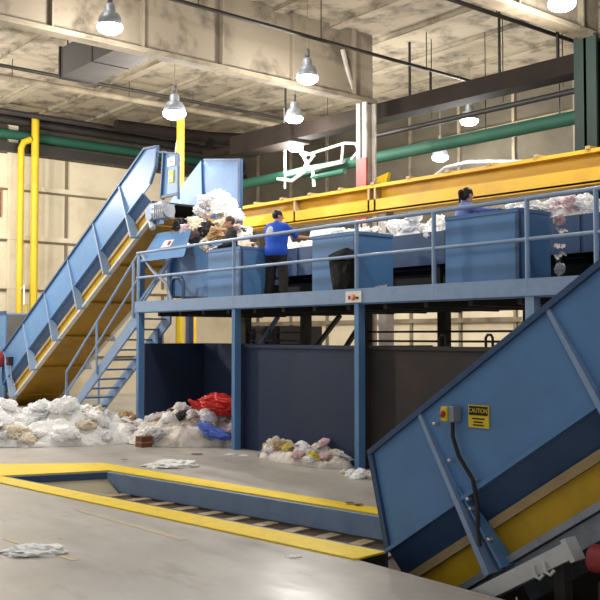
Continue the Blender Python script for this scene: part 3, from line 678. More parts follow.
for i, (x,y,z,lab) in enumerate(LAMPS):
    t = thing('high_bay_lamp', lab, 'lamp', (x,y,z), 'high bay lamps under the roof')
    MB().lathe((x,y,z), [(0,.4),(.08,.4),(.1,.34),(.1,.24),(.17,.2),(.22,.1),(.24,-.02),(.22,-.02),(.2,.08)], M['grey'], 24).build('reflector', t)
    MB().lathe((x,y,z), [(.21,.06),(.245,-.03),(.23,-.09),(.16,-.14),(0,-.16)], M['glow'], 24).build('lens', t)
    MB().tube([(x,y,z+.42),(x,y,ZC-.3)], .009, M['joist'], 6).build('hanger_rod', t)
    MB().lathe((x,y,z), [(0,.6),(.05,.6),(.05,.42),(0,.42)], M['duct'], 12).build('ballast', t)
    if i == 1: t.scale = (1.25,1.25,1.15)  # enlarged to put its glare into the lamp's size
    lamp_light(x, y, z-.45, LIGHT_W*(2.0 if i == 1 else 1))
    lamp_light(x+.0, y-.45, z+.75, 12)
# unseen lamps added to light the foreground and the left side
for x,y,z in ((-9.3,8.0,7.95),(-9.3,2.4,7.95),(-15.4,2.4,7.95),(-23.0,5.0,7.4),(-26.8,8.0,7.6),(-3.0,2.4,7.95),(-3.0,8.0,7.95),(-26.5,14.6,7.9)):
    if (x,y) in ((-26.5,14.6),): continue
    t = thing('high_bay_lamp', 'unseen high bay lamp added to light the near half of the hall', 'lamp', (x,y,z), 'unseen high bay lamps added over the near half')
    MB().lathe((x,y,z), [(0,.4),(.08,.4),(.1,.34),(.1,.24),(.17,.2),(.22,.1),(.24,-.02),(.22,-.02),(.2,.08)], M['grey'], 24).build('reflector', t)
    MB().lathe((x,y,z), [(.21,.06),(.245,-.03),(.23,-.09),(.16,-.14),(0,-.16)], M['glow'], 24).build('lens', t)
    MB().tube([(x,y,z+.42),(x,y,ZC-.3)], .009, M['joist'], 6).build('hanger_rod', t)
    lamp_light(x, y, z-.42, LIGHT_W*(2.6 if x < -20 else .28))

# ------------------------------------------------------------------ rubbish
def crumple(name, m, seed, sub=4, flat=.6, rough=.5):
    bm = bmesh.new(); bmesh.ops.create_icosphere(bm, subdivisions=sub, radius=1)
    for v in bm.verts:
        p = v.co.copy(); o = Vector((seed*3.7, seed*1.3, seed*5.1))
        d = 1 + .45*noise.noise(p*1.2+o) + rough*abs(noise.noise(p*2.6+o)) - .26*abs(noise.noise(p*4.2+o)) + .08*noise.noise(p*9+o) + .03*noise.noise(p*19+o)
        v.co = p*d; v.co.z *= flat
    me = bpy.data.meshes.new(name); bm.to_mesh(me); bm.free(); me.materials.append(m); return me
def sheet(name, m, seed, n=12, amp=.35):
    mb = MB(); vs = []; vb = []
    for i in range(n+1):
        for j in range(n+1):
            x, y = i/n*2-1, j/n*2-1
            k = 1+.25*noise.noise(Vector((x*1.3,y*1.3,seed)))
            z = amp*noise.noise(Vector((x*1.4,y*1.4,seed*2.3)))+.5*amp*noise.noise(Vector((x*4,y*4,seed)))
            vs.append((x*k,y*k*.8,z+.25)); vb.append((x*k,y*k*.8,z+.21))
    fs = []; N = (n+1)**2
    for i in range(n):
        for j in range(n):
            a = i*(n+1)+j; q = (a,a+n+1,a+n+2,a+1); fs.append(q); fs.append(tuple(N+t for t in q[::-1]))
    edge = [i for i in range(n+1)] + [(i)*(n+1)+n for i in range(1,n+1)] + [n*(n+1)+j for j in range(n-1,-1,-1)] + [i*(n+1) for i in range(n-1,0,-1)]
    for a, b in zip(edge, edge[1:]+edge[:1]): fs.append((a,b,N+b,N+a))
    mb.add(vs+vb, fs, m)
    me = bpy.data.meshes.new(name); me.from_pydata(mb.v, [], mb.f); me.materials.append(m)
    bm = bmesh.new(); bm.from_mesh(me); bmesh.ops.recalc_face_normals(bm, faces=bm.faces); bm.to_mesh(me); bm.free(); return me
KINDS = {'white': ('f_white','plastic_film','crumpled white plastic film'), 'cream': ('f_cream','plastic_film','crumpled cream plastic film'), 'grey': ('f_grey','plastic_film','crumpled grey plastic film'),
 'pink': ('f_pink','plastic_film','crumpled pink plastic film'), 'tan': ('f_tan','paper_scrap','crumpled tan kraft paper'), 'brown': ('f_brown','cardboard_scrap','torn brown cardboard'),
 'blue': ('f_blue','plastic_film','crumpled blue plastic film'), 'black': ('f_black','plastic_film','crumpled black plastic film'), 'yellow': ('f_yellow','plastic_film','crumpled yellow plastic film'), 'paper': ('paper','paper_scrap','crumpled white scrap'), 'red': ('f_red','red_cloth','red cloth')}
MESH = {}
def variants(k):
    if k not in MESH:
        m = M[KINDS[k][0]]; s = sum(map(ord,k))*.17
        MESH[k] = [crumple('film_'+k, m, s+i) for i in range(3)] + [sheet('sheet_'+k, m, s+i) for i in range(2)]
        if k in ('brown',): MESH[k] = [sheet('card_'+k, m, s+i, 6, .12) for i in range(3)]
    return MESH[k]
def piece(k, x, y, z, s, label=None, group=None, rot=None, sc=(1,1,1), which=None, name=None):
    me = variants(k)[which] if which is not None else random.choice(variants(k))
    o = bpy.data.objects.new(name or KINDS[k][1], me); COL.objects.link(o)
    o.location = (x,y,z); o.scale = (s*sc[0],s*sc[1],s*sc[2])
    o.rotation_euler = rot or (random.uniform(-.5,.5), random.uniform(-.5,.5), random.uniform(0,6.28))
    return tag(o, label or KINDS[k][2], 'rubbish', group)
def mound(name, label, c, a, b, rot, h, m, z0=0., clampx=None, clampy=None, nx=110, ny=30, pw=.5):
    cr, sr = math.cos(rot), math.sin(rot)
    def H(u, v):
        r2 = u*u+v*v
        return h*max(0,1-r2)**pw*(.8+.5*noise.noise(Vector((u*2.1+c[0],v*2.1+c[1],h)))+.28*noise.noise(Vector((u*6+c[0],v*6,h*3))))
    def XY(u, v):
        x = c[0]+u*a*cr-v*b*sr; y = c[1]+u*a*sr+v*b*cr
        if clampx: x = min(max(x, clampx[0]), clampx[1])
        if clampy: y = min(max(y, clampy[0]), clampy[1])
        return x, y
    vs = [(*XY(0,0), z0+H(0,0))]; fs = []
    for j in range(1, ny+1):
        for k in range(nx):
            t = 2*PI*k/nx; r = j/ny*(1+.12*noise.noise(Vector((math.cos(t)*1.5,math.sin(t)*1.5,c[0])))*(j/ny)); u, v = r*math.cos(t), r*math.sin(t)
            z = H(u,v) if j < ny else 0
            z += (.07*noise.noise(Vector((u*a*5,v*b*5,1)))-.09*abs(noise.noise(Vector((u*a*9,v*b*9,2))))+.04*noise.noise(Vector((u*a*19,v*b*19,3))))*(j < ny)*min(1,h*2)
            X_, Y_ = XY(u,v)
            if j < ny and not clampy: X_ += .07*noise.noise(Vector((u*a*6,v*b*6,5))); Y_ += .07*noise.noise(Vector((u*a*6,v*b*6,9)))
            vs.append((X_, Y_, z0+max(z,.002)))
    for k in range(nx): fs.append((0, 1+k, 1+(k+1) % nx))
    for j in range(ny-1):
        for k in range(nx): fs.append((1+j*nx+k, 1+(j+1)*nx+k, 1+(j+1)*nx+(k+1) % nx, 1+j*nx+(k+1) % nx))
    fs.append(tuple(1+(ny-1)*nx+k for k in range(nx))[::-1])
    mb = MB().add(vs, fs, m); o = mb.build(name, recalc=False)
    tag(o, label, 'rubbish', kind='stuff')
    def pt(r, t):
        u, v = r*math.cos(t), r*math.sin(t); x, y = XY(u,v); return x, y, z0+H(u,v)
    return pt
def scatter(pt, n, mix, s0, s1, group, where, rmax=.95, sink=.15):
    ks = [k for k, w in mix for _ in range(w)]
    for _ in range(n):
        k = random.choice(ks); r = math.sqrt(random.random())*rmax; t = random.uniform(0,2*PI); x,y,z = pt(r,t); s = random.uniform(s0,s1)
        piece(k, x, y, z+s*sink, s, KINDS[k][2]+' '+where, KINDS[k][2].split()[1]+' pieces '+where)
    return
R50 = math.radians(50.5)
M['heapw'] = mat('heap_white', (246,245,243), .6, dirt=(222,214,204), amt=.6, scale=3., bump=.6)
M['heapm'] = mat('heap_mixed', (228,220,210), .7, dirt=(150,128,110), amt=.8, scale=5., bump=.6)
for k in ('heapw','heapm'):
    b_ = M[k].node_tree.nodes['Principled BSDF']; b_.inputs['Subsurface Weight'].default_value = .6; b_.inputs['Subsurface Radius'].default_value = (1,1,1); b_.inputs['Subsurface Scale'].default_value = .12
p = mound('plastic_film_heap', 'large white heap of loose plastic film on the floor left of the stairs', (-18.0,7.9), 2.2, 1.25, R50, .62, M['heapw'])
scatter(p, 64, (('white',16),('cream',2),('pink',1)), .1, .28, '', 'in the white floor heap left of the stairs')
p = mound('plastic_film_heap', 'low mixed heap of film and scraps at the foot of the stairs', (-17.4,9.9), 1.0, .8, R50, .34, M['heapm'])
scatter(p, 26, (('white',6),('cream',4),('grey',2),('pink',2),('tan',2),('yellow',1)), .07, .2, '', 'in the low heap beside the stairs')
p = mound('plastic_film_heap', 'mixed heap of film spilling out of the first bunker', (-15.55,10.25), 1.45, .9, R50, .66, M['heapm'], clampx=(-17.6,-14.24), clampy=(8.9,11.6))
scatter(p, 66, (('white',8),('cream',6),('grey',3),('pink',3),('tan',3),('brown',1),('black',1)), .06, .17, '', 'in the first bunker heap')
p = mound('plastic_film_heap', 'taller heap under the red cloth in the first bunker', (-14.95,10.75), .68, .7, R50, .82, M['heapm'], clampx=(-17.6,-14.24), clampy=(9.2,11.6))
scatter(p, 22, (('white',4),('cream',4),('grey',3),('tan',2),('pink',2)), .08, .17, '', 'under the red cloth in the first bunker')
piece('blue', -14.72, 9.95, .3, .2, 'blue plastic film lying on the first bunker heap', sc=(1.5,.9,.8), which=0)
piece('blue', -14.42, 10.4, .5, .13, 'small blue plastic film right of the red cloth', which=1)
piece('red', -14.85, 10.35, .76, .38, 'bright red cloth on top of the heap in the first bunker', sc=(1.25,.9,.8), which=0, rot=(0,.2,.6))
piece('red', -15.3, 10.15, .68, .2, 'small red cloth end left of the big red cloth', sc=(1.5,.7,.6), which=1, rot=(0,.5,.9))
piece('white', -14.95, 10.0, .58, .16, 'white paper ball tucked below the red cloth', sc=(1,.8,1.5), which=2)
piece('yellow', -15.35, 9.35, .06, .1, 'yellow film scrap at the front of the first bunker heap')
bx = MB().box(-15.72,-15.48,8.85,9.08,0,.2,M['f_brown']); bx.box(-15.73,-15.47,8.84,9.09,.08,.1,M['f_tan'])
tag(bx.build('cardboard_box'), 'small brown cardboard box on the floor before the first post', 'box')
p = mound('plastic_film_heap', 'low heap of film and scraps before the second bunker panel', (-12.0,9.98), 1.15, .4, 0, .3, M['heapm'], clampy=(9.3,10.2))
scatter(p, 42, (('white',7),('cream',5),('pink',4),('grey',2),('tan',2),('yellow',1)), .05, .14, '', 'before the second bunker panel', rmax=.9)
for x,y,s,k in ((-10.35,9.55,.1,'white'),(-10.1,9.45,.12,'white'),(-10.55,9.6,.07,'cream'),(-9.95,9.55,.08,'cream'),(-10.2,9.75,.06,'white')):
    piece(k, x, y, s*.35, s, KINDS[k][2]+' scrap on the floor by the third post', 'film scraps by the third post')
for x,y,s,k,lab in ((-8.63,3.76,.19,'paper','white film scrap lying on the near floor at lower left'),(-12.93,7.95,.26,'paper','flat white film lying behind the pit edge'),(-6.9,5.6,.05,'paper','tiny white scrap on the near floor below the yellow strip'),
                    (-13.55,9.55,.06,'paper','white scrap by the foot of the second post'),(-13.3,9.65,.05,'paper','small white scrap right of the second post'),(-13.95,9.1,.07,'brown','brown scrap on the floor before the second post')):
    piece(k, x, y, s*.12, s, lab, sc=(1.4,.85,.45), rot=(0,0,.9), which=1)
for x,y,s,k in ((-13.95,7.65,.05,'brown'),(-8.4,7.85,.05,'brown'),(-8.55,7.84,.05,'brown')):
    piece(k, x, y, .025, s, 'tiny brown scrap on the yellow strip behind the pit', 'scraps on the pit edge', rot=(0,0,1))
# hopper heap
p = mound('rubbish_heap', 'heap of mixed rubbish piled in the blue discharge hopper', (-17.3,11.9), 1.0, .62, 0, 1.1, M['heapm'], z0=3.75, clampx=(-18.25,-16.08), clampy=(11.24,12.56), pw=.6)
for _ in range(56):
    r = math.sqrt(random.random())*.98; t = random.uniform(0,2*PI); x,y,z = p(r,t)
    k = random.choice(['white']*6+['cream']*1) if z > 4.75 else random.choice(['black','brown','tan','pink','pink','cream','white','grey','tan','black'])
    s = random.uniform(.12,.26); piece(k, x, y, z+.05, s, KINDS[k][2]+' in the blue hopper', KINDS[k][2].split()[1]+' pieces in the hopper')
for x,z,s in ((-17.75,5.2,.26),(-17.45,5.22,.3),(-17.1,5.05,.28),(-16.75,4.85,.22),(-17.95,5.02,.22)):
    piece('white', x, 11.85, z, s, 'billowing white film on top of the hopper heap', 'white film on the hopper heap', which=random.choice((0,1,2)))
for x,z,k in ((-16.9,4.45,'black'),(-17.35,4.6,'cream'),(-17.95,4.65,'black'),(-16.5,4.3,'tan'),(-17.6,4.5,'pink'),(-18.1,4.4,'tan'),(-16.75,4.15,'cream')):
    piece(k, x, 11.25, z, .22, KINDS[k][2]+' hanging over the hopper edge', 'rubbish hanging over the hopper edge', sc=(.8,.8,1.3), which=random.choice((0,1,2)))
# film on the sorting belt
p = mound('plastic_film_heap', 'white film lying along the sorting belt behind the worker in royal blue', (-14.0,12.1), 1.9, .4, 0, .82, M['heapw'], z0=3.44, clampy=(11.74,12.5))
scatter(p, 14, (('white',8),('grey',1)), .12, .22, '', 'on the belt behind the worker in royal blue', rmax=.85)
p = mound('plastic_film_heap', 'white film piled on the belt between the two middle chutes', (-11.3,12.1), 1.0, .4, 0, .78, M['heapw'], z0=3.44, clampy=(11.74,12.5))
scatter(p, 14, (('white',8),), .13, .24, '', 'on the belt between the middle chutes', rmax=.8)
p = mound('plastic_film_heap', 'white film piled on the belt right of the lavender shirted worker', (-8.7,12.1), 1.25, .42, 0, .85, M['heapw'], z0=3.44, clampy=(11.74,12.5))
scatter(p, 18, (('white',10),('pink',1)), .15, .26, '', 'on the belt by the lavender shirted worker', rmax=.8)
p = mound('plastic_film_heap', 'white film on the belt at the right picture edge', (-6.5,12.1), 1.1, .4, 0, .6, M['heapw'], z0=3.44, clampy=(11.74,12.5))
scatter(p, 10, (('white',8),), .13, .22, '', 'on the belt at the right edge', rmax=.8)
for i,(z,s) in enumerate(((3.75,.1),(3.55,.11),(3.35,.1),(3.2,.13),(3.05,.09),(2.9,.08))):
    piece('pink' if i in (0,2) else 'cream' if i % 2 else 'grey', -7.62+.03*(i%2), 10.98, z, s, 'hanging strip of film at the end of the wide chute', 'film strips hanging from the wide chute', sc=(.7,.7,1.4))
piece('grey', -10.7, 10.5, 2.84, .13, 'pale film scrap on the deck beside the third post')
piece('white', -11.15, 10.3, 2.85, .1, 'white film scrap on the deck under the black bag')
# ------------------------------------------------------------------ people: one smooth body surface each, from blended tapered limbs
class SDF:
    def __init__(s, lo, hi, h):
        s.lo = np.array(lo, float); s.h = h; s.n = np.ceil((np.array(hi)-s.lo)/h).astype(int)+1
        s.d = np.full(s.n, 1.0, np.float32)
    def _reg(s, lo, hi):
        a = np.maximum(np.floor((np.array(lo)-s.lo)/s.h).astype(int), 0); b = np.minimum(np.ceil((np.array(hi)-s.lo)/s.h).astype(int)+1, s.n)
        if (b <= a).any(): return None
        g = np.meshgrid(*[s.lo[i]+s.h*np.arange(a[i], b[i]) for i in range(3)], indexing='ij')
        return tuple(slice(a[i], b[i]) for i in range(3)), g
    def _mix(s, sl, d, k):
        a = s.d[sl]; h = np.clip(.5+.5*(a-d)/k, 0, 1); s.d[sl] = a*(1-h)+d*h-k*h*(1-h)
    def cone(s, a, b, ra, rb, k=.02):
        a = np.array(a, float); b = np.array(b, float); m = max(ra, rb)+.06
        R = s._reg(np.minimum(a,b)-m, np.maximum(a,b)+m)
        if R is None: return
        sl, (X,Y,Z) = R; d = b-a; L = max(d@d, 1e-9)
        t = np.clip(((X-a[0])*d[0]+(Y-a[1])*d[1]+(Z-a[2])*d[2])/L, 0, 1)
        q = np.sqrt((X-a[0]-t*d[0])**2+(Y-a[1]-t*d[1])**2+(Z-a[2]-t*d[2])**2)-(ra+(rb-ra)*t)
        s._mix(sl, q.astype(np.float32), k)
    def ell(s, c, r, k=.02, R3=None, sub=False):
        c = np.array(c, float); r = np.array(r, float); m = r.max()+.06
        R = s._reg(c-m, c+m)
        if R is None: return
        sl, (X,Y,Z) = R; P = np.stack([X-c[0],Y-c[1],Z-c[2]], -1)
        if R3 is not None: P = P @ np.array(R3)
        k0 = np.linalg.norm(P/r, axis=-1); k1 = np.linalg.norm(P/r**2, axis=-1)+1e-9
        q = (k0*(k0-1)/k1).astype(np.float32)
        if sub: s.d[sl] = np.maximum(s.d[sl], -q)
        else: s._mix(sl, q, k)
    def plane(s, p, n):   # keep the side the normal points away from
        g = [s.lo[i]+s.h*np.arange(s.n[i]) for i in range(3)]
        q = ((g[0]-p[0])*n[0])[:,None,None]+((g[1]-p[1])*n[1])[None,:,None]+((g[2]-p[2])*n[2])[None,None,:]
        s.d = np.maximum(s.d, q.astype(np.float32))
    def mesh(s):
        d = s.d; neg = d < 0; nx,ny,nz = d.shape
        cnt = np.zeros((nx-1,ny-1,nz-1), np.float32); acc = np.zeros((nx-1,ny-1,nz-1,3), np.float32)
        quads = []; edges = []
        for ax in range(3):
            sl0 = [slice(None)]*3; sl1 = [slice(None)]*3; sl0[ax] = slice(0,-1); sl1[ax] = slice(1,None)
            A, B = d[tuple(sl0)], d[tuple(sl1)]; idx = np.argwhere((A < 0) != (B < 0))
            if len(idx) == 0: continue
            a = A[tuple(idx.T)]; b = B[tuple(idx.T)]; t = a/(a-b); p = idx.astype(np.float32); p[:,ax] += t
            o1, o2 = [(1,2),(2,0),(0,1)][ax]
            cells = []
            for (i, j) in ((0,0),(-1,0),(-1,-1),(0,-1)):
                c = idx.copy(); c[:,o1] += i; c[:,o2] += j; cells.append(c)
            ok = np.ones(len(idx), bool)
            for c in cells:
                for q in range(3): ok &= (c[:,q] >= 0) & (c[:,q] < d.shape[q]-1)
            for c in cells:
                c = c[ok]; np.add.at(cnt, tuple(c.T), 1); np.add.at(acc, tuple(c.T), p[ok])
            flip = (a[ok] < 0)
            edges.append((np.stack([c[ok] for c in cells], 1), flip))
        act = np.argwhere(cnt > 0); ids = np.full(cnt.shape, -1, int); ids[tuple(act.T)] = np.arange(len(act))
        V = acc[tuple(act.T)]/cnt[tuple(act.T)][:,None]*s.h+s.lo
        F = []
        for C, flip in edges:
            q = ids[C[...,0],C[...,1],C[...,2]]; q[~flip] = q[~flip][:,::-1]; F.append(q)
        return V, np.concatenate(F)
def rotx(a): c, s = math.cos(a), math.sin(a); return np.array([[1,0,0],[0,c,-s],[0,s,c]])
def sdf_obj(name, S, m, parent, extra=None):
    V, F = S.mesh(); me = bpy.data.meshes.new(name); me.from_pydata(V.tolist(), [], F.tolist()); me.materials.append(m)
    me.polygons.foreach_set('use_smooth', [True]*len(me.polygons))
    if extra:
        cen = V[F].mean(1)
        mi = np.zeros(len(F), int)
        for em, spots in extra:
            me.materials.append(em); k = len(me.materials)-1
            for c, r in spots: mi[((cen-np.array(c))**2/np.array(r)**2).sum(1) < 1] = k
        me.polygons.foreach_set('material_index', mi.tolist())
    me.update(); o = bpy.data.objects.new(name, me); COL.objects.link(o)
    if parent is not None: o.parent = parent
    return o
def person(label, loc, heading, H, lean, armR, armL, look=0., cloth=None, bulk=1., sleeves=.5, skin='skin', hair='hair', longhair=False, woman=False, shoes='shoe', legs='trouser', gloves=None):
    """armR/armL: elbow and wrist in body axes (x right, y forward, z up) for a 1.75 m figure. lean bends the trunk at the hips."""
    s = H/1.75; T = rotx(-lean); piv = np.array([0,0,.95])
    def tt(p): return (piv + T@(np.array(p, float)-piv))*s
    def lo(p): return np.array(p, float)*s
    sw = .165 if woman else .19
    neck, head = tt((0,-.005,1.47)), tt((0,.025,1.625)); Rz = np.array([[math.cos(look),-math.sin(look),0],[math.sin(look),math.cos(look),0],[0,0,1]])
    RH = T@Rz
    def hd(p): return head + RH@(np.array(p, float)*s)
    shR, shL = tt((sw,0,1.41)), tt((-sw,0,1.41))
    eR, wR, eL, wL = [np.array(p, float)*s for p in (*armR, *armL)]
    allp = np.array([eR,wR,eL,wL,head]); mn = np.minimum(allp.min(0), [-.3,-.3,0])-.25; mx = np.maximum(allp.max(0), [.3,.3,1.5])+.25; mn[2] = -.02
    leg = []
    for x in (.095, -.095): leg.append((lo((x,0,.92)), lo((x*(1.15+(bulk-1)*.6),.025,.5)), lo((x*(1.2+(bulk-1)*1.2),-.03,.085))))
    def torso(S, off=0., k=.05):
        off = off+(bulk-1)*.15
        S.ell(tt((0,-.0,1.28)), np.array((.16 if not woman else .14,.112,.19))*s+off, k, T)
        S.ell(tt((0,.0,1.09)), np.array((.138 if not woman else .118,.1,.17))*s+off, k, T)
        S.ell(tt((0,-.012,.95)), np.array((.158,.118,.12))*s+off, k, T)
        S.cone(shR+(shL-shR)*.12, shL+(shR-shL)*.12, .062*s+off-(bulk-1)*.11, .062*s+off-(bulk-1)*.11, k)
        if woman: S.ell(tt((0,.085,1.27)), np.array((.125,.06,.07))*s+off, k, T)
    B = SDF(mn, mx, .0068)
    torso(B)
    B.cone(tt((0,-.01,1.42)), tt((0,.01,1.55)), .062*s, .052*s, .03)
    # head: skull, jaw, nose, brow, ears
    B.ell(hd((0,-.01,.02)), np.array((.074,.093,.098))*s, .02, RH); B.ell(hd((0,.025,-.055)), np.array((.054,.06,.062))*s, .03, RH)
    B.cone(hd((0,.085,.012)), hd((0,.108,-.028)), .009*s, .015*s, .012); B.ell(hd((0,.079,.032)), np.array((.05,.012,.01))*s, .012, RH)
    B.ell(hd((0,.078,-.062)), np.array((.024,.012,.01))*s, .01, RH)
    for x in (1,-1):
        B.ell(hd((x*.076,-.005,-.005)), np.array((.012,.02,.032))*s, .008, RH); B.ell(hd((x*.03,.088,.01)), np.array((.014,.008,.008))*s, .004, RH)
    for sh, e, w in ((shR,eR,wR),(shL,eL,wL)):
        B.cone(sh, e, .05*s, .04*s, .03); B.cone(e, w, .041*s, .028*s, .02)
        # hand: palm, four unequal curled fingers, thumb from the side of the palm
        d = (w-e)/np.linalg.norm(w-e); side = np.cross(d, (0,0,1.)); side /= np.linalg.norm(side)+1e-9; nrm = np.cross(side, d)
        inner = side*(-1 if sh is shR else 1)
        pc = w+d*.05*s; B.cone(w, w+d*.035*s, .028*s, .03*s, .015)
        B.ell(pc, np.array((.042,.05,.018))*s, .012, np.stack([side, d, nrm], 1))
        for i, (o, ln) in enumerate(((-.031,.068),(-.0105,.08),(.0105,.075),(.031,.058))):
            k0 = pc+d*.04*s+side*o*s; k1 = k0+(d*.9-nrm*.25+side*o*2)*ln*.5*s; k2 = k1+(d*.65-nrm*.75)*ln*.5*s
            B.cone(k0, k1, .0095*s, .009*s, .006); B.cone(k1, k2, .009*s, .008*s, .004)
        t0 = w+d*.025*s+inner*.025*s; t1 = t0+(d*.55+inner*.75)*.036*s; t2 = t1+(d*.9+inner*.2-nrm*.3)*.032*s
        B.cone(t0, t1, .013*s, .011*s, .008); B.cone(t1, t2, .011*s, .009*s, .004)
    for hp_, kn, an in leg:
        B.cone(hp_, kn, .078*s, .052*s, .04); B.cone(kn, an, .052*s, .036*s, .02); B.cone(an, an+lo((0,.15,-.045)), .04*s, .032*s, .03)
    root = thing('person', label, 'person', loc); root.rotation_euler = (0,0,heading)
    eyes = [(hd((x*.03,.094,.01)), (.011,.011,.008)) for x in (1,-1)]
    sdf_obj('body', B, M[skin], root, [(M['eye'], eyes), (M['lip'], [(hd((0,.088,-.062)), (.024,.014,.008))])])
    # shirt
    S = SDF(mn, mx, .0085); torso(S, .014)
    if sleeves < 1:
        for sh, e in ((shR,eR),(shL,eL)): S.cone(sh, sh+(e-sh)*(sleeves+.25), .062*s, .06*s, .03)
    else:
        for sh, e, w in ((shR,eR,wR),(shL,eL,wL)): S.cone(sh, e, .062*s, .052*s, .03); S.cone(e, e+(w-e)*.93, .052*s, .04*s, .02)
    up = T@np.array((0,0,1.)); S.plane(tt((0,0,.86)), -up); S.plane(tt((0,0,1.5)), up); S.cone(tt((0,-.012,1.40)), tt((0,-.008,1.485)), .085*s, .07*s, .03)
    so = sdf_obj('shirt', S, M[cloth], root)
    # trousers, shoes
    Q = SDF((-.32*s,-.32*s,-.02), (.32*s,.32*s,1.1*s), .0085)
    Q.ell(tt((0,-.012,.95)), np.array((.158,.118,.12))*s+.01+(bulk-1)*.15, .05, T)
    for hp_, kn, an in leg: g_ = (bulk-1)*.06; Q.cone(hp_, kn, .092*s+g_, .07*s+g_, .03); Q.cone(kn, an+lo((0,0,-.02)), .07*s+g_, .06*s+g_, .03)
    Q.plane((0,0,.98*s), (0,0,1)); Q.plane((0,0,.05*s), (0,0,-1)); sdf_obj('trousers', Q, M[legs], root)
    for hp_, kn, an in leg:
        W = SDF(an-lo((.1,.12,.1)), an+lo((.1,.26,.1)), .007); W.cone(an+lo((0,0,-.035)), an+lo((0,.15,-.052)), .052*s, .044*s, .02); W.ell(an+lo((0,-.02,-.04)), (.05*s,.06*s,.045*s), .02); W.plane((0,0,.002), (0,0,-1))
        sdf_obj('shoe', W, M[shoes], root)
    # hair
    Hh = SDF(head-.26, head+.26, .006)
    Hh.ell(hd((0,-.016,.03)), np.array((.084,.1,.102))*s, .02, RH)
    if longhair:
        Hh.ell(hd((0,-.06,-.02)), np.array((.07,.06,.09))*s, .03, RH); Hh.ell(hd((0,-.13,.03)), np.array((.045,.045,.05))*s, .015, RH); Hh.cone(hd((0,-.15,.02)), hd((0,-.14,-.13)), .035*s, .016*s, .02)
    face = RH@np.array((0,1.,0)); upv = RH@np.array((0,0,1.))
    for c, r in ((hd((0,.1,-.04)), (.08,.075,.1)), (hd((0,.02,-.11)), (.11,.09,.075)) if longhair else (hd((0,-.0,-.1)), (.11,.14,.07)), (hd((.08,.03,-.02)), (.03,.035,.045)), (hd((-.08,.03,-.02)), (.03,.035,.045))):
        Hh.ell(c, np.array(r)*s, .01, RH, sub=True)
    ho = sdf_obj('hair', Hh, M[hair], root)
    if longhair:
        mb = MB().lathe((0,0,0), [(.026,-.016),(.046,-.01),(.046,.01),(.026,.016)], M['scrunchie'], 20, tuple(RH@np.array((0,-1.,.0))))
        c = mb.build('hair_band', None, loc=(0,0,0)); c.parent = ho; c.location = hd((0,-.105,.03)); tag(c, 'dark red hair band')
    if gloves:
        for e, w in ((eR,wR),(eL,wL)):
            d = (w-e)/np.linalg.norm(w-e); side = np.cross(d,(0,0,1.)); side /= np.linalg.norm(side)+1e-9; nrm = np.cross(side,d)
            G = SDF(w-.2, w+.2, .006); G.cone(w-d*.04*s, w+d*.03*s, .038*s, .037*s, .015); pc = w+d*.05*s; G.ell(pc, np.array((.049,.056,.026))*s, .012, np.stack([side,d,nrm],1))
            inner = side*(-1 if e is eR else 1)
            for o, ln in ((-.033,.07),(-.011,.082),(.011,.077),(.033,.06)):
                k0 = pc+d*.04*s+side*o*s; k1 = k0+(d*.9-nrm*.25+side*o*2)*ln*.5*s; k2 = k1+(d*.65-nrm*.75)*ln*.5*s
                G.cone(k0,k1,.0135*s,.013*s,.005); G.cone(k1,k2,.013*s,.012*s,.004)
            t0 = w+d*.025*s+inner*.025*s; t1 = t0+(d*.55+inner*.75)*.036*s; t2 = t1+(d*.9+inner*.2-nrm*.3)*.032*s
            G.cone(t0,t1,.017*s,.015*s,.008); G.cone(t1,t2,.015*s,.013*s,.004)
            sdf_obj('glove', G, M[gloves], root)
    return root, so, tt
# worker in the royal blue shirt: back to us, right arm stretched over the belt
w1, s1, tt1 = person('person in royal blue shirt and dark trousers, seen from behind, reaching over the belt', (-13.96,10.9,DZ), math.radians(24), 1.8, .06,
    ((.38,.16,1.22),(.52,.40,1.22)), ((-.25,.12,1.17),(-.16,.36,1.12)), look=-.85, cloth='tee', bulk=1.4, sleeves=.55, gloves='glove')
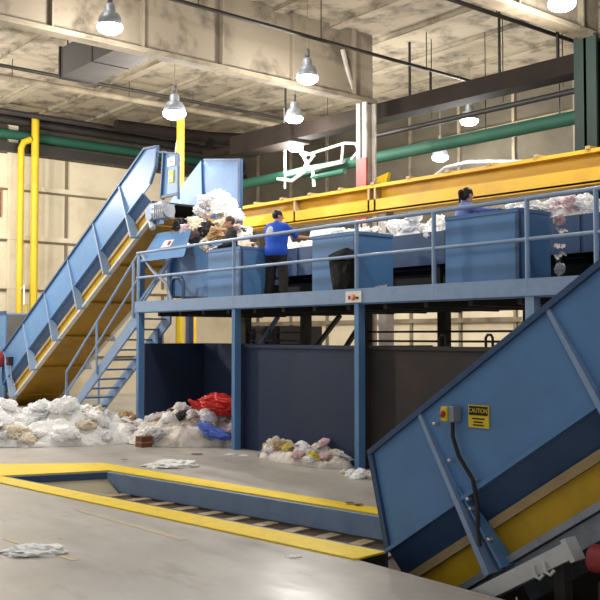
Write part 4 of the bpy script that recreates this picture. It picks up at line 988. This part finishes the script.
# white round print on the left shoulder blade, lying on the shirt
def decal(shirt, m, c, r, tt):
    me = shirt.data; me.materials.append(m); k = len(me.materials)-1
    for p in me.polygons:
        q = p.center
        if (q.x-c[0])**2/r[0]**2+(q.z-c[2])**2/r[1]**2 < 1 and q.y < c[1]+.06: p.material_index = k
decal(s1, M['f_grey'], tt1((-.07,-.09,1.33)), (.085,.1), tt1)
# worker in lavender: leaning towards the belt, dark hair tied up
w2, s2, tt2 = person('person in lavender shirt with dark tied up hair, working behind the wide chute', (-9.6,11.24,DZ), math.radians(-30), 1.72, .1,
    ((.25,.24,1.34),(.2,.52,1.36)), ((-.25,.22,1.32),(-.1,.48,1.36)), look=.25, cloth='lav', bulk=1.15, sleeves=1, skin='skin2', longhair=True, woman=True, legs='denim', gloves='gloved')
# third worker half hidden by the hopper heap
w3, s3, tt3 = person('person in black top, half hidden between the hopper heap and the railing', (-15.55,10.98,DZ), math.radians(160), 1.84, .05,
    ((.26,.1,1.16),(.2,.34,1.1)), ((-.26,.1,1.16),(-.18,.34,1.1)), look=0, cloth='blackc', sleeves=1, hair='hairb')

# ------------------------------------------------------------------ world, camera, view
w = bpy.data.worlds.new('World'); SC.world = w; w.use_nodes = True
bg = w.node_tree.nodes['Background']; bg.inputs[0].default_value = (.95,.97,1,1); bg.inputs[1].default_value = .3
F = 921.; yaw = math.atan2(758,921); th = math.atan2(37,921)
fwd = Vector((-math.cos(yaw)*math.cos(th), math.sin(yaw)*math.cos(th), math.sin(th))); rgt = Vector((math.sin(yaw), math.cos(yaw), 0)); upv = rgt.cross(fwd)
cam = bpy.data.cameras.new('camera'); co = bpy.data.objects.new('camera', cam); COL.objects.link(co)
cam.sensor_width = 36; cam.lens = F/600*36; cam.clip_end = 200
mw = Matrix((rgt, upv, -fwd)).transposed().to_4x4(); mw.translation = Vector((0,0,2.1)); co.matrix_world = mw
SC.camera = co
SC.view_settings.view_transform = 'Standard'; SC.view_settings.look = 'None'; SC.view_settings.gamma = 1; SC.view_settings.use_curve_mapping = False
SC.view_settings.exposure = 0.5
